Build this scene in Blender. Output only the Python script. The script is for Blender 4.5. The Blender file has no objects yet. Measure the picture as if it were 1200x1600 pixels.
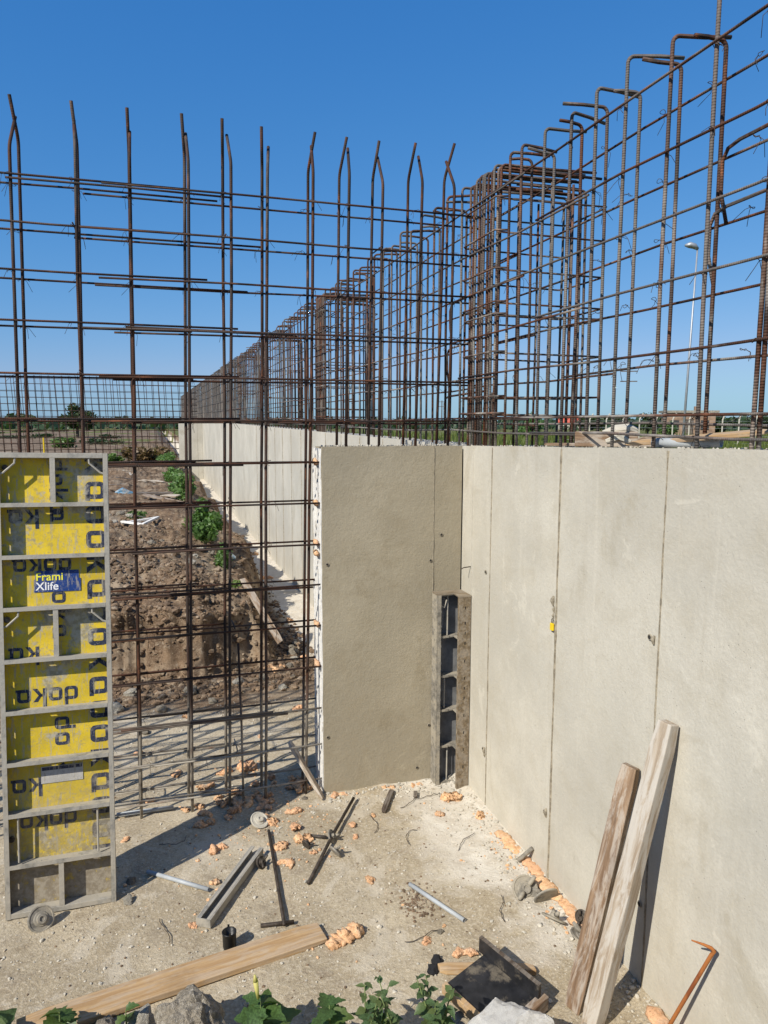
import bpy, bmesh, math, random
from mathutils import Vector, Matrix, noise as mn
random.seed(7)
R = math.radians
S = bpy.context.scene
COL = S.collection

# ------------------------------------------------------------------ camera
# scene axes: x runs along the short cross wall, y along the long wall (away), corner of both walls at the origin
cam = bpy.data.cameras.new('camera'); camo = bpy.data.objects.new('camera', cam); COL.objects.link(camo)
cam.sensor_fit = 'HORIZONTAL'; cam.sensor_width = 36.0; cam.lens = 36.0 * 1150 / 1200
cam.clip_start = 0.05; cam.clip_end = 6000
camo.matrix_world = Matrix.Translation((-2.29, -5.284, 2.885)) @ Matrix.Rotation(-.3026, 4, 'Z') @ Matrix.Rotation(math.pi/2 - .1236, 4, 'X') @ Matrix.Rotation(.0025, 4, 'Z')
S.camera = camo
# ------------------------------------------------------------------ light
SUN_EL = R(40); TRAVEL = R(32)
w = bpy.data.worlds.new('World'); S.world = w; w.use_nodes = True
nt = w.node_tree; nt.nodes.clear()
sky = nt.nodes.new('ShaderNodeTexSky'); sky.sky_type = 'NISHITA'; sky.sun_disc = False
sky.sun_elevation = SUN_EL; sky.sun_rotation = math.atan2(-math.cos(TRAVEL), -math.sin(TRAVEL)) % (2*math.pi)
sky.altitude = 0; sky.air_density = 1.0; sky.dust_density = 0.25; sky.ozone_density = 4.0
bg = nt.nodes.new('ShaderNodeBackground'); bg.inputs[1].default_value = 0.083
wo = nt.nodes.new('ShaderNodeOutputWorld')
tint = nt.nodes.new('ShaderNodeMix'); tint.data_type = 'RGBA'; tint.blend_type = 'MULTIPLY'; tint.inputs[0].default_value = 1.0
tint.inputs[7].default_value = (.50, .82, 1.16, 1)      # clear deep blue summer sky
nt.links.new(sky.outputs[0], tint.inputs[6])
sep = nt.nodes.new('ShaderNodeSeparateColor'); com = nt.nodes.new('ShaderNodeCombineColor'); nt.links.new(tint.outputs[2], sep.inputs[0])
for ch_, (k_, p_) in enumerate(((1.95, 1.25), (.785, .70), (.83, .44))):   # softer gradient towards the pale horizon, as on the day
    seq = sep.outputs[ch_]
    for op_, v_ in (('MULTIPLY', .0988), ('POWER', p_), ('MULTIPLY', k_/.0988)):
        q_ = nt.nodes.new('ShaderNodeMath'); q_.operation = op_; nt.links.new(seq, q_.inputs[0]); q_.inputs[1].default_value = v_; seq = q_.outputs[0]
    if ch_ == 0: red_ = seq
    else: nt.links.new(seq, com.inputs[ch_])
    if ch_ == 1:
        g7 = nt.nodes.new('ShaderNodeMath'); g7.operation = 'MULTIPLY'; nt.links.new(seq, g7.inputs[0]); g7.inputs[1].default_value = .62
        mi = nt.nodes.new('ShaderNodeMath'); mi.operation = 'MINIMUM'; nt.links.new(red_, mi.inputs[0]); nt.links.new(g7.outputs[0], mi.inputs[1]); nt.links.new(mi.outputs[0], com.inputs[0])
nt.links.new(com.outputs[0], bg.inputs[0]); nt.links.new(bg.outputs[0], wo.inputs[0])
sun = bpy.data.lights.new('sun', 'SUN'); sun.energy = 5.0; sun.angle = R(.53); sun.color = (1, .945, .845)
suno = bpy.data.objects.new('sun', sun); COL.objects.link(suno)
suno.rotation_euler = Vector((math.cos(TRAVEL)*math.cos(SUN_EL), math.sin(TRAVEL)*math.cos(SUN_EL), -math.sin(SUN_EL))).to_track_quat('-Z', 'Y').to_euler()
suno.location = (-6, -6, 9)
S.view_settings.view_transform = 'Standard'; S.view_settings.look = 'None'
S.view_settings.exposure = 0.25; S.view_settings.gamma = 1.0
S.render.engine = 'CYCLES'

# ------------------------------------------------------------------ node helpers
class NT:
    def __init__(s, name):
        m = bpy.data.materials.new(name); m.use_nodes = True
        s.m = m; s.t = m.node_tree; s.b = s.t.nodes['Principled BSDF']; s.L = s.t.links
        s.b.inputs['Roughness'].default_value = .85
        s.b.inputs['Specular IOR Level'].default_value = .3
    def n(s, typ, **kw):
        o = s.t.nodes.new('ShaderNode' + typ)
        for k, v in kw.items(): setattr(o, k, v)
        return o
    def put(s, sock, v):
        if isinstance(v, bpy.types.NodeSocket): s.L.new(v, sock)
        elif isinstance(v, (tuple, list)) and len(v) == 3 and sock.type == 'RGBA': sock.default_value = (*v, 1)
        else: sock.default_value = v
    def co(s, kind='Object'): return s.n('TexCoord').outputs[kind]
    def pos(s): return s.n('NewGeometry').outputs['Position']
    def map(s, v, scale=(1, 1, 1), loc=(0, 0, 0)):
        o = s.n('Mapping'); s.L.new(v, o.inputs[0]); o.inputs['Scale'].default_value = scale; o.inputs['Location'].default_value = loc
        return o.outputs[0]
    def noise(s, v, scale, detail=4, rough=.55, dist=0):
        o = s.n('TexNoise'); s.L.new(v, o.inputs['Vector']); o.inputs['Scale'].default_value = scale
        o.inputs['Detail'].default_value = detail; o.inputs['Roughness'].default_value = rough; o.inputs['Distortion'].default_value = dist
        return o.outputs['Fac']
    def vor(s, v, scale, feat='F1', rnd=1):
        o = s.n('TexVoronoi', feature=feat); s.L.new(v, o.inputs['Vector']); o.inputs['Scale'].default_value = scale; o.inputs['Randomness'].default_value = rnd
        return o.outputs['Distance']
    def ramp(s, f, a, b, lo=0., hi=1.):
        o = s.n('MapRange'); o.interpolation_type = 'SMOOTHSTEP'
        s.put(o.inputs[0], f)
        for i, v in zip((1, 2, 3, 4), (a, b, lo, hi)): o.inputs[i].default_value = v
        return o.outputs[0]
    def mix(s, f, a, b, mode='MIX'):
        o = s.n('Mix', data_type='RGBA', blend_type=mode); s.put(o.inputs[0], f); s.put(o.inputs[6], a); s.put(o.inputs[7], b)
        return o.outputs[2]
    def mth(s, op, a, b=0.):
        o = s.n('Math', operation=op); s.put(o.inputs[0], a); s.put(o.inputs[1], b); return o.outputs[0]
    def xyz(s, v):
        o = s.n('SeparateXYZ'); s.L.new(v, o.inputs[0]); return o.outputs
    def rnd(s): return s.n('ObjectInfo').outputs['Random']
    def offs(s, v):        # move the texture for every object
        o = s.n('VectorMath', operation='ADD'); s.L.new(v, o.inputs[0])
        q = s.n('VectorMath', operation='SCALE'); q.inputs[0].default_value = (31, 17, 23); s.L.new(s.rnd(), q.inputs['Scale'])
        s.L.new(q.outputs[0], o.inputs[1]); return o.outputs[0]
    def col(s, c): s.put(s.b.inputs['Base Color'], c)
    def rough(s, v): s.put(s.b.inputs['Roughness'], v)
    def bump(s, h, strength=.5, dist=.01, prev=None):
        o = s.n('Bump'); s.put(o.inputs['Height'], h); o.inputs['Strength'].default_value = strength; o.inputs['Distance'].default_value = dist
        if prev: s.L.new(prev, o.inputs['Normal'])
        s.L.new(o.outputs[0], s.b.inputs['Normal']); return o.outputs[0]

def hsl(c, k): return tuple(min(1, x*k) for x in c)

def concrete(name, c, coarse=.5, streak=.5):
    m = NT(name); p = m.pos()
    big = m.noise(p, .9, 5, .6); mid = m.noise(p, 4.5, 6, .65, .4); fine = m.noise(p, 60, 4, .7)
    st = m.noise(m.map(p, (14, 14, .7)), 1, 4, .6)
    x = m.mix(m.ramp(big, .36, .66), hsl(c, .86), hsl(c, 1.08))
    x = m.mix(m.ramp(mid, .44, .68, 0, .35), x, hsl((c[0]*.95, c[1]*.90, c[2]*.80), .82))
    x = m.mix(m.mth('MULTIPLY', m.ramp(st, .55, .78), .34*streak), x, hsl(c, 1.3))
    x = m.mix(m.mth('MULTIPLY', m.ramp(m.noise(m.map(p, (9, 9, .45), (3, 8, 1)), 1, 3), .56, .74), .3*streak), x, hsl((c[0], c[1]*.93, c[2]*.82), .7))
    x = m.mix(m.ramp(fine, .3, .75, 0, .35), x, hsl(c, .72))
    x = m.mix(m.ramp(m.noise(m.map(p, (1.2, 1.2, .8), (5, 1, 9)), 1.6, 6, .7, .8), .57, .68, 0, .38), x, hsl((c[0]*.92, c[1]*.86, c[2]*.74), .7))
    x = m.mix(m.ramp(m.noise(m.map(p, (1, 1, 1), (9, 4, 2)), 2.1, 7, .75, 1.2), .6, .66, 0, .32), x, hsl(c, 1.26))
    x = m.mix(m.ramp(m.rnd(), 0, 1, 0, .22), x, hsl((c[0]*.97, c[1]*.97, c[2]*.96), .74))
    vz = m.vor(m.map(p, (1, 1, 1)), 34); pit = m.ramp(vz, .035, .11)
    gate = m.ramp(m.noise(p, 5, 2), .5, .62)
    pitm = m.mth('MULTIPLY', m.mth('SUBTRACT', 1, pit), gate)
    x = m.mix(m.mth('MULTIPLY', pitm, .6), x, hsl(c, .4))
    m.col(x)
    b1 = m.bump(m.noise(p, 22, 6, .7), .42*coarse, .014)
    b2 = m.bump(fine, .45*coarse, .005, b1)
    m.bump(m.mth('SUBTRACT', 0, pitm), .6, .005, b2)
    m.rough(.9); return m.m

def rust(name, dust_hi=.9, dust_lo=.2, wash=0., rib=.5, dk=1.):
    m = NT(name); o = m.offs(m.co()); p = m.pos(); r = m.rnd()
    a = m.noise(m.map(o, (1, 1, .25)), 9, 5, .65); f = m.noise(o, 90, 3, .6)
    x = m.mix(m.ramp(a, .36, .66), hsl((.026, .018, .015), dk), hsl((.12, .048, .024), dk))
    x = m.mix(m.ramp(m.noise(m.map(o, (1, 1, .3), (4, 4, 4)), 16, 4, .6), .54, .74, 0, min(1, dk*1.1)), x, (.25, .09, .036))
    x = m.mix(m.ramp(r, .35, .9, 0, .8 if wash > .3 else .4), x, (.14, .13, .118) if wash > .3 else (.05, .045, .042))
    x = m.mix(m.ramp(f, .45, .75, 0, .5), x, (.035, .018, .012))
    z = m.xyz(p)[2]
    d = m.mth('MULTIPLY', m.ramp(m.mth('ADD', z, m.mth('MULTIPLY', m.noise(o, 2.5, 3), .8)), dust_lo, dust_hi, 1, 0), m.ramp(m.noise(m.map(o, (1, 1, .3)), 12, 5, .7), .28, .55))
    x = m.mix(d, x, (.33, .30, .25))
    if wash: x = m.mix(m.mth('MULTIPLY', m.ramp(m.noise(m.map(o, (1, 1, .25), (7, 1, 2)), 5, 5, .7), .5, .66), m.ramp(m.mth('ADD', z, m.mth('MULTIPLY', r, 1.1)), 3.4, 5.4, wash, .15)), x, (.40, .37, .32))
    m.col(x); m.rough(.72); m.b.inputs['Metallic'].default_value = .15
    wv = m.n('TexWave', bands_direction='Z'); m.L.new(m.map(m.co(), (3.2, 1.5, 13)), wv.inputs['Vector']); wv.inputs['Scale'].default_value = 2.0; wv.inputs['Distortion'].default_value = .3
    b = m.bump(wv.outputs['Fac'], rib, .003); m.bump(f, .4, .002, b); return m.m

def wood(name, c, c2, grey=0.):
    m = NT(name); o = m.offs(m.co())
    g = m.noise(m.map(o, (1.2, 30, 30)), 1.6, 5, .6, .6); k = m.noise(m.map(o, (2, 12, 12)), 2, 4)
    x = m.mix(m.ramp(g, .35, .68), c2, c); x = m.mix(m.ramp(k, .5, .75, 0, .5), x, c2)
    if grey:
        x = m.mix(m.ramp(m.noise(m.map(o, (1.6, 9, 9), (3, 1, 4)), 2.2, 6, .7, .5), .43, .58, 0, grey), x, (.47, .43, .37))
        x = m.mix(m.ramp(m.noise(m.map(o, (3, 20, 20), (8, 3, 1)), 2, 6, .75), .6, .7, 0, .6), x, hsl(c2, .5))
    x = m.mix(m.ramp(m.noise(o, 3, 5, .7), .55, .75, 0, .35), x, hsl(c2, .6))
    m.col(x); m.rough(.85); b = m.bump(g, .5, .004); m.bump(m.noise(o, 70, 3), .25, .002, b); return m.m

def plain(name, c, rough=.8, var=.25, sc=25, bump=.3, metal=0., dirt=0., dirtc=(.36, .32, .26), dist=.004):
    m = NT(name); o = m.offs(m.co())
    f = m.noise(o, sc, 5, .65)
    x = m.mix(m.ramp(f, .3, .7), hsl(c, 1-var), hsl(c, 1+var*.6))
    if dirt: x = m.mix(m.ramp(m.noise(m.map(o, (1, 1, 1), (5, 5, 5)), 7, 6, .7), .62-dirt*.3, .72-dirt*.2, 0, .85), x, dirtc)
    m.col(x); m.rough(rough); m.b.inputs['Metallic'].default_value = metal
    m.bump(m.noise(o, sc*3, 4), bump, dist); return m.m

M = {}
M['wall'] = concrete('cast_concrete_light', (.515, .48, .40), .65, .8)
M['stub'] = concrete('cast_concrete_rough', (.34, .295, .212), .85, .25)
M['wall_far'] = concrete('cast_concrete_pale', (.52, .49, .42), .5, .35)
M['fin'] = plain('joint_mortar', (.28, .24, .175), .95, .4, 30, .6)
M['hole'] = plain('tie_hole_dark', (.03, .028, .025), .95, .2)
M['rust'] = rust('rusty_rebar', 1.35, .75, .05, .18, .62)
M['rust_wall'] = rust('rusty_rebar_splashed', .0, -.1, .75)
M['wire'] = plain('tie_wire_steel', (.06, .045, .035), .6, .3)
M['wood_new'] = wood('pine_board', (.46, .31, .16), (.34, .21, .10), .3)
M['wood_old'] = wood('weathered_timber_brown', (.27, .18, .11), (.14, .085, .05), .55)
M['wood_grey'] = wood('weathered_timber_grey', (.40, .33, .25), (.28, .215, .15), .9)
M['wood_dark'] = wood('dark_damp_timber', (.10, .075, .055), (.05, .035, .025), .2)
M['foam_plain'] = plain('orange_foam', (.64, .35, .175), .92, .35, 60, 1., dist=.006)
M['steel'] = plain('dusty_grey_steel', (.30, .285, .25), .65, .4, 18, .4, .15, .9, (.40, .365, .30))
M['steel_dark'] = plain('dark_steel', (.075, .062, .05), .6, .4, 20, .3, .3, .3, (.28, .25, .2))
M['steel_dust'] = plain('mortar_crusted_steel', (.22, .20, .165), .85, .4, 22, .6, .0, .6, (.34, .30, .23))
M['conduit'] = plain('grey_plastic_pipe', (.36, .38, .39), .45, .12, 10, .1, 0, .3)
M['black'] = plain('black_plastic', (.012, .012, .012), .4, .3)
M['film'] = plain('black_film_plywood', (.022, .022, .024), .42, .5, 9, .3, 0, .38, (.16, .135, .10))
M['blue'] = plain('blue_plastic', (.12, .26, .38), .5, .5, 14, .3, 0, .5, (.45, .43, .38))
M['white'] = plain('white_block', (.74, .715, .66), .95, .12, 30, .9, 0, .2, (.6, .56, .5), .01)
M['stone'] = plain('field_stone', (.30, .26, .20), .95, .4, 9, .9, 0, .4, (.45, .41, .34), .02)
M['stone_pale'] = plain('pale_stone', (.50, .46, .38), .95, .3, 9, .9, 0, .3, (.34, .28, .2), .02)
M['clod'] = plain('earth_clod', (.19, .128, .08), .97, .5, 12, .9, 0, .4, (.33, .265, .19), .02)
M['coal'] = plain('charred_lump', (.02, .02, .022), .9, .3, 20, .8)
M['orange_paint'] = rust('orange_rusted_rod', -2, -3, 0.)
M['leafwood'] = plain('plant_stem', (.13, .17, .06), .8, .2)
M['lath'] = plain('stop_end_lath', (.70, .68, .64), .6, .15, 20, .3, .1, .2)
M['yellow_paint'] = plain('yellow_tag', (.75, .52, .02), .5, .15)
M['galv'] = plain('galvanised_lamp_post', (.36, .38, .40), .5, .1, 5, .1, .5)
M['brickhouse'] = plain('brown_brick_house', (.27, .18, .12), .9, .3, 2, .3)
M['redroof'] = plain('red_roof', (.50, .10, .06), .8, .2, 4, .3)
M['bark'] = plain('bark', (.11, .085, .06), .95, .4, 10, .8)

def orange():
    m = NT('orange_rust_scale'); o = m.offs(m.co())
    x = m.mix(m.ramp(m.noise(m.map(o, (1, 1, .3)), 14, 5), .4, .65), (.36, .13, .035), (.20, .06, .02)); m.col(x); m.rough(.8)
    m.bump(m.noise(o, 80, 3), .4, .003); return m.m
M['orange_paint'] = orange()

def foammat():
    m = NT('expanding_foam'); o = m.offs(m.co()); rd = m.rnd(); f = m.noise(o, 40, 5, .7); b = m.noise(o, 14, 3)
    x = m.mix(m.ramp(f, .35, .65), (.60, .34, .17), (.80, .52, .30)); x = m.mix(m.ramp(rd, 0, 1, 0, .5), x, (.70, .38, .22))
    x = m.mix(m.ramp(b, .52, .70, 0, .45), x, (.52, .42, .31)); x = m.mix(m.ramp(m.noise(o, 150, 3), .58, .68, 0, .7), x, (.25, .12, .06)); m.col(x); m.rough(.95)
    q = m.bump(f, .8, .012); m.bump(m.vor(o, 260), .6, .004, q); return m.m
M['foam'] = foammat()
def leafmat(name, c, k=.4):
    m = NT(name); o = m.offs(m.co()); r = m.rnd()
    x = m.mix(m.ramp(m.noise(o, 14, 3), .35, .7), hsl(c, 1-k), hsl(c, 1+k))
    x = m.mix(m.ramp(r, .3, 1, 0, .5), x, (c[0]*1.7, c[1]*1.15, c[2]*.8)); m.col(x); m.rough(.5)
    m.b.inputs['Specular IOR Level'].default_value = .4
    t = m.n('BsdfTranslucent'); m.put(t.inputs[0], hsl((c[0]*1.3, c[1]*1.5, c[2]*.6), 1.2)); a = m.n('MixShader'); a.inputs[0].default_value = .25
    out = m.t.nodes['Material Output']; m.L.new(m.b.outputs[0], a.inputs[1]); m.L.new(t.outputs[0], a.inputs[2]); m.L.new(a.outputs[0], out.inputs[0]); return m.m
M['leaf'] = leafmat('datura_leaf', (.065, .12, .035)); M['leaf2'] = leafmat('goosefoot_leaf', (.075, .125, .05))
M['weed'] = leafmat('weed_leaf', (.095, .17, .045)); M['tree'] = leafmat('tree_leaf', (.035, .065, .02)); M['grass'] = leafmat('grass_blade', (.09, .13, .03))
M['dry'] = leafmat('dry_brush', (.13, .10, .055)); M['hedge'] = leafmat('hedge_leaf', (.04, .07, .028))

# ------------------------------------------------------------------ mesh helpers
class MB:
    def __init__(s): s.v = []; s.f = []
    def box(s, x0, x1, y0, y1, z0, z1, rot=None, org=(0, 0, 0)):
        i = len(s.v)
        for z in (z0, z1):
            for x, y in ((x0, y0), (x1, y0), (x1, y1), (x0, y1)):
                p = Vector((x, y, z))
                if rot: p = rot @ (p - Vector(org)) + Vector(org)
                s.v.append(tuple(p))
        s.f += [(i, i+3, i+2, i+1), (i+4, i+5, i+6, i+7), (i, i+1, i+5, i+4), (i+1, i+2, i+6, i+5), (i+2, i+3, i+7, i+6), (i+3, i, i+4, i+7)]
        return s
    def tube(s, pts, r, n=8, cap=True, squash=None, jit=0., seed=0):
        pts = [Vector(p) for p in pts]; rr = r if isinstance(r, (list, tuple)) else [r]*len(pts)
        t0 = (pts[1]-pts[0]).normalized(); u = t0.orthogonal().normalized(); base = len(s.v)
        for k, p in enumerate(pts):
            if k == 0: t = t0
            elif k == len(pts)-1: t = (pts[k]-pts[k-1]).normalized()
            else: t = ((pts[k]-pts[k-1]).normalized()+(pts[k+1]-pts[k]).normalized()).normalized()
            u = (u-t*u.dot(t)).normalized(); v = t.cross(u)
            for j in range(n):
                a = 2*math.pi*j/n; d = u*math.cos(a)+v*math.sin(a); q = p+d*rr[k]
                if jit: q = p+d*rr[k]*(1+jit*mn.noise(q*(1.1/max(rr))+Vector((seed*7.1, 0, 0)))+.5*jit*mn.noise(q*(2.6/max(rr))+Vector((0, seed*3.3, 0))))
                s.v.append(tuple(q))
        for k in range(len(pts)-1):
            for j in range(n):
                a = base+k*n+j; b = base+k*n+(j+1) % n
                s.f.append((a, b, b+n, a+n))
        if cap:
            s.f.append(tuple(base+j for j in reversed(range(n)))); e = base+(len(pts)-1)*n
            s.f.append(tuple(e+j for j in range(n)))
        return s
    def lathe(s, prof, n=20, org=(0, 0, 0), rot=None):
        base = len(s.v)
        for r, z in prof:
            for j in range(n):
                a = 2*math.pi*j/n; p = Vector((r*math.cos(a), r*math.sin(a), z))
                if rot: p = rot @ p
                s.v.append(tuple(p+Vector(org)))
        for k in range(len(prof)-1):
            for j in range(n):
                a = base+k*n+j; b = base+k*n+(j+1) % n
                s.f.append((a, b, b+n, a+n))
        s.f.append(tuple(base+j for j in reversed(range(n)))); e = base+(len(prof)-1)*n
        s.f.append(tuple(e+j for j in range(n))); return s
    def mesh(s, name, mat, smooth=False):
        me = bpy.data.meshes.new(name); me.from_pydata(s.v, [], s.f); me.update()
        if mat: me.materials.append(mat)
        if smooth:
            for p in me.polygons: p.use_smooth = True
        return me
    def build(s, name, mat, parent=None, smooth=False, loc=None, bevel=0.):
        o = obj(name, s.mesh(name, mat, smooth), parent)
        if loc: o.location = loc
        if bevel:
            b = o.modifiers.new('bevel', 'BEVEL'); b.width = bevel; b.segments = 2; b.limit_method = 'ANGLE'
        return o
def obj(name, me, parent=None, loc=(0, 0, 0), rot=(0, 0, 0), sc=(1, 1, 1)):
    o = bpy.data.objects.new(name, me); COL.objects.link(o); o.parent = parent
    o.location = loc; o.rotation_euler = rot; o.scale = sc; return o
def tag(o, label, cat, group=None, kind=None):
    o['label'] = label; o['category'] = cat
    if group: o['group'] = group
    if kind: o['kind'] = kind
    return o
def thing(name, label, cat, loc=(0, 0, 0), rz=0, group=None):
    return tag(obj(name, None, None, loc, (0, 0, rz)), label, cat, group)
def sm(x, a, b):
    t = max(0, min(1, (x-a)/(b-a))); return t*t*(3-2*t)
def fb(x, y, z=0, o=4): return mn.fractal(Vector((x, y, z)), 1.0, 2.0, o)

# ------------------------------------------------------------------ ground
def near_foot(a): return -1.78-.30*(a+3.0)+.05*fb(a*1.7, 3.3)
def natural(a, b):
    k = sm(math.hypot(a+2, b), 40, 90)
    return 1.05+(1-k)*(.13*fb(a*.22, b*.22, 5)+.10*fb(a*.8, b*.8, 2))+.05*k
def height(a, b):
    fl = .012*fb(a*1.3, b*1.3)+.006*fb(a*5, b*5, 1)+.004*abs(fb(a*14, b*14, 6))
    if -.25 < a < .1 and b < .2: fl += .028*sm(a, -.14, .02)*(.7+.8*fb(a*4, b*4, 2))
    if -.22 < b < .05 and -1.2 < a < 0: fl += .022*sm(b, -.14, .0)*(.7+.8*fb(a*4, b*4, 4))
    nat = natural(a, b)
    k = 0.
    if a > .15: k = 1.
    else:
        dn = near_foot(a)-b
        kn = sm(dn, -.05, 1.9)*1.12
        dl = min(b-3.0+.35*fb(a*.9, 1.7)+.12*fb(a*4, 2.2), (-.98+.42*sm(b, 3.2, 7)+.16*fb(b*.7, 9.1)+.06*fb(b*3, 4)) - a)
        dl = max(dl, min(-5.2-a, 2))
        kl = .66*sm(dl, 0, .38)+.34*sm(dl, .3, 1.35)
        k = max(kn, kl)
        if b > 1.2: fl += .035*max(0, fb(a*2.2, b*2.2, 7))*sm(b, 1.2, 2.6)*sm(-a, .4, .9)
    rough = (.08*fb(a*2.2, b*2.2, 8)+.05*abs(fb(a*6, b*6, 3))+.03*fb(a*15, b*15, 4)) if k > .01 and abs(b) < 60 and a < 1 else 0
    return fl+k*nat+min(1, k*2.5)*rough
def over(a, b, z):      # the dug face of the mound hangs over its foot
    if not 2.4 < b < 5.5 or a > -.6: return 0.
    return .22*sm(z, .42, .80)*(1-sm(b, 3.6, 5.4))*(.75+.5*fb(a*1.4, 8.8))*sm(-a, .9, 1.5)
def axis(spans):
    out = [spans[0][0]]
    for a, b, st in spans:
        n = max(1, round((b-a)/st)); out += [a+(b-a)*(i+1)/n for i in range(n)]
    return out
def geo(x0, x1, s0, g):
    out = []; x = x0; s = s0
    while x < x1: x += s; s *= g; out.append(min(x, x1))
    return out
ga = [-x for x in reversed(geo(4.2, 2500, .15, 1.16))]+axis([(-4.2, .12, .028)])+geo(.12, 2500, .12, 1.16)
gb = [-x for x in reversed(geo(3.6, 300, .15, 1.2))]+axis([(-3.6, 3, .03), (3, 8, .04), (8, 14, .08), (14, 24, .2)])+geo(24, 3000, .3, 1.1)
na, nb = len(ga), len(gb)
V = []; CL = []
for b in gb:
    for a in ga:
        z = height(a, b); V.append((a, b-over(a, b, z), z))
        d = math.hypot(a+2, b)
        soil = sm(z, .10, .34) if a < .15 else 1
        soil = max(soil, sm(b+.5*fb(a, b), 1.3, 2.6)*sm(-a, .45, .75)*.85)
        if b < 0: soil = max(0, sm(z, .12, .5))*.75
        grass = 0.
        if a > .3: grass = .75+.5*fb(a*.11, b*.11)
        elif b > 12: grass = sm(fb(a*.16, b*.10, 6)+sm(d, 60, 160)*.6, .2, .7)
        pale = sm(-a, 1.1, .15)*sm(b, -3.0, -.9)*(.85+.6*fb(a*2.2, b*2.2, 3)) if b < .2 else (sm(-a, .75, .4)*(.75+.5*fb(a*2, b*2, 3)) if b > .3 else 0)
        CL.append((soil, max(0, min(1, grass)), max(0, min(1, pale)), 1))
Fc = [(j*na+i, j*na+i+1, (j+1)*na+i+1, (j+1)*na+i) for j in range(nb-1) for i in range(na-1)]
me = bpy.data.meshes.new('ground'); me.from_pydata(V, [], Fc); me.update()
ca = me.color_attributes.new('cover', 'FLOAT_COLOR', 'POINT')
ca.data.foreach_set('color', [x for c in CL for x in c])
me.polygons.foreach_set('use_smooth', [True]*len(me.polygons))
m = NT('site_ground'); p = m.pos()
at = m.n('Attribute', attribute_name='cover'); sc_ = m.n('SeparateColor'); m.L.new(at.outputs['Color'], sc_.inputs[0])
n1 = m.noise(p, 1.1, 6, .65); n2 = m.noise(p, 7, 6, .7, .3); n3 = m.noise(p, 55, 4, .7); n4 = m.noise(p, 220, 3, .6)
fl = m.mix(m.ramp(n1, .36, .66), (.35, .285, .19), (.49, .415, .295))
fl = m.mix(m.ramp(n2, .50, .70, 0, .55), fl, (.25, .20, .145))
fl = m.mix(m.ramp(n3, .46, .66, 0, .65), fl, (.60, .525, .40)); fl = m.mix(m.ramp(n4, .52, .66, 0, .6), fl, (.15, .12, .085)); fl = m.mix(m.ramp(m.noise(m.map(p, (1, 1, 1), (4, 7, 2)), 28, 5, .75), .54, .64, 0, .55), fl, (.20, .155, .105))
fl = m.mix(m.ramp(m.noise(m.map(p, (1, 1, 1), (3, 9, 0)), 2.7, 6, .75, .5), .54, .70, 0, .6), fl, (.235, .18, .115)); fl = m.mix(m.ramp(m.noise(m.map(p, (1, 1, 1), (6, 2, 0)), 1.7, 7, .7, 1.), .55, .63, 0, .5), fl, (.55, .49, .39))
pl = m.mix(m.ramp(n2, .35, .7), (.64, .59, .50), (.50, .44, .35)); pl = m.mix(m.ramp(n3, .5, .75, 0, .5), pl, (.76, .71, .63))
pl = m.mix(m.ramp(n4, .58, .74, 0, .5), pl, (.24, .20, .15))
x = m.mix(m.ramp(m.mth('ADD', sc_.outputs[2], m.mth('MULTIPLY', m.mth('SUBTRACT', n2, .5), 1.1)), .25, .7), fl, pl)
so = m.mix(m.ramp(n2, .36, .68), (.09, .056, .034), (.21, .14, .085)); so = m.mix(m.ramp(n3, .45, .75, 0, .6), so, (.36, .28, .195)); so = m.mix(m.ramp(n1, .46, .64, 0, .7), so, (.34, .27, .19)); so = m.mix(m.ramp(m.noise(m.map(p, (1, 1, 2.5), (2, 5, 3)), 2.2, 6, .7, .6), .52, .64, 0, .6), so, (.085, .055, .034)); so = m.mix(m.ramp(m.noise(m.map(p, (1, 1, 1), (8, 2, 6)), 12, 6, .75), .56, .66, 0, .55), so, (.40, .335, .25))
x = m.mix(m.ramp(m.mth('ADD', sc_.outputs[0], m.mth('MULTIPLY', m.mth('SUBTRACT', n2, .5), .7)), .3, .7), x, so)
gr = m.mix(m.ramp(m.noise(p, .35, 6, .7), .35, .68), (.10, .115, .03), (.17, .155, .06)); gr = m.mix(m.ramp(m.noise(p, 2.5, 4), .5, .75, 0, .6), gr, (.06, .095, .02))
x = m.mix(m.ramp(m.mth('ADD', sc_.outputs[1], m.mth('MULTIPLY', m.mth('SUBTRACT', m.noise(p, .8, 5, .7), .5), .9)), .35, .65), x, gr)
m.col(x); m.rough(.95); m.b.inputs['Specular IOR Level'].default_value = .15
b_ = m.bump(n2, .5, .02); b_ = m.bump(n3, .55, .012, b_); m.bump(n4, .5, .004, b_)
me.materials.append(m.m)
g = obj('ground', me); g['kind'] = 'structure'; g['label'] = 'sandy building site floor with dug earth bank and fields'
def gz(a, b): return height(a, b)

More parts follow.
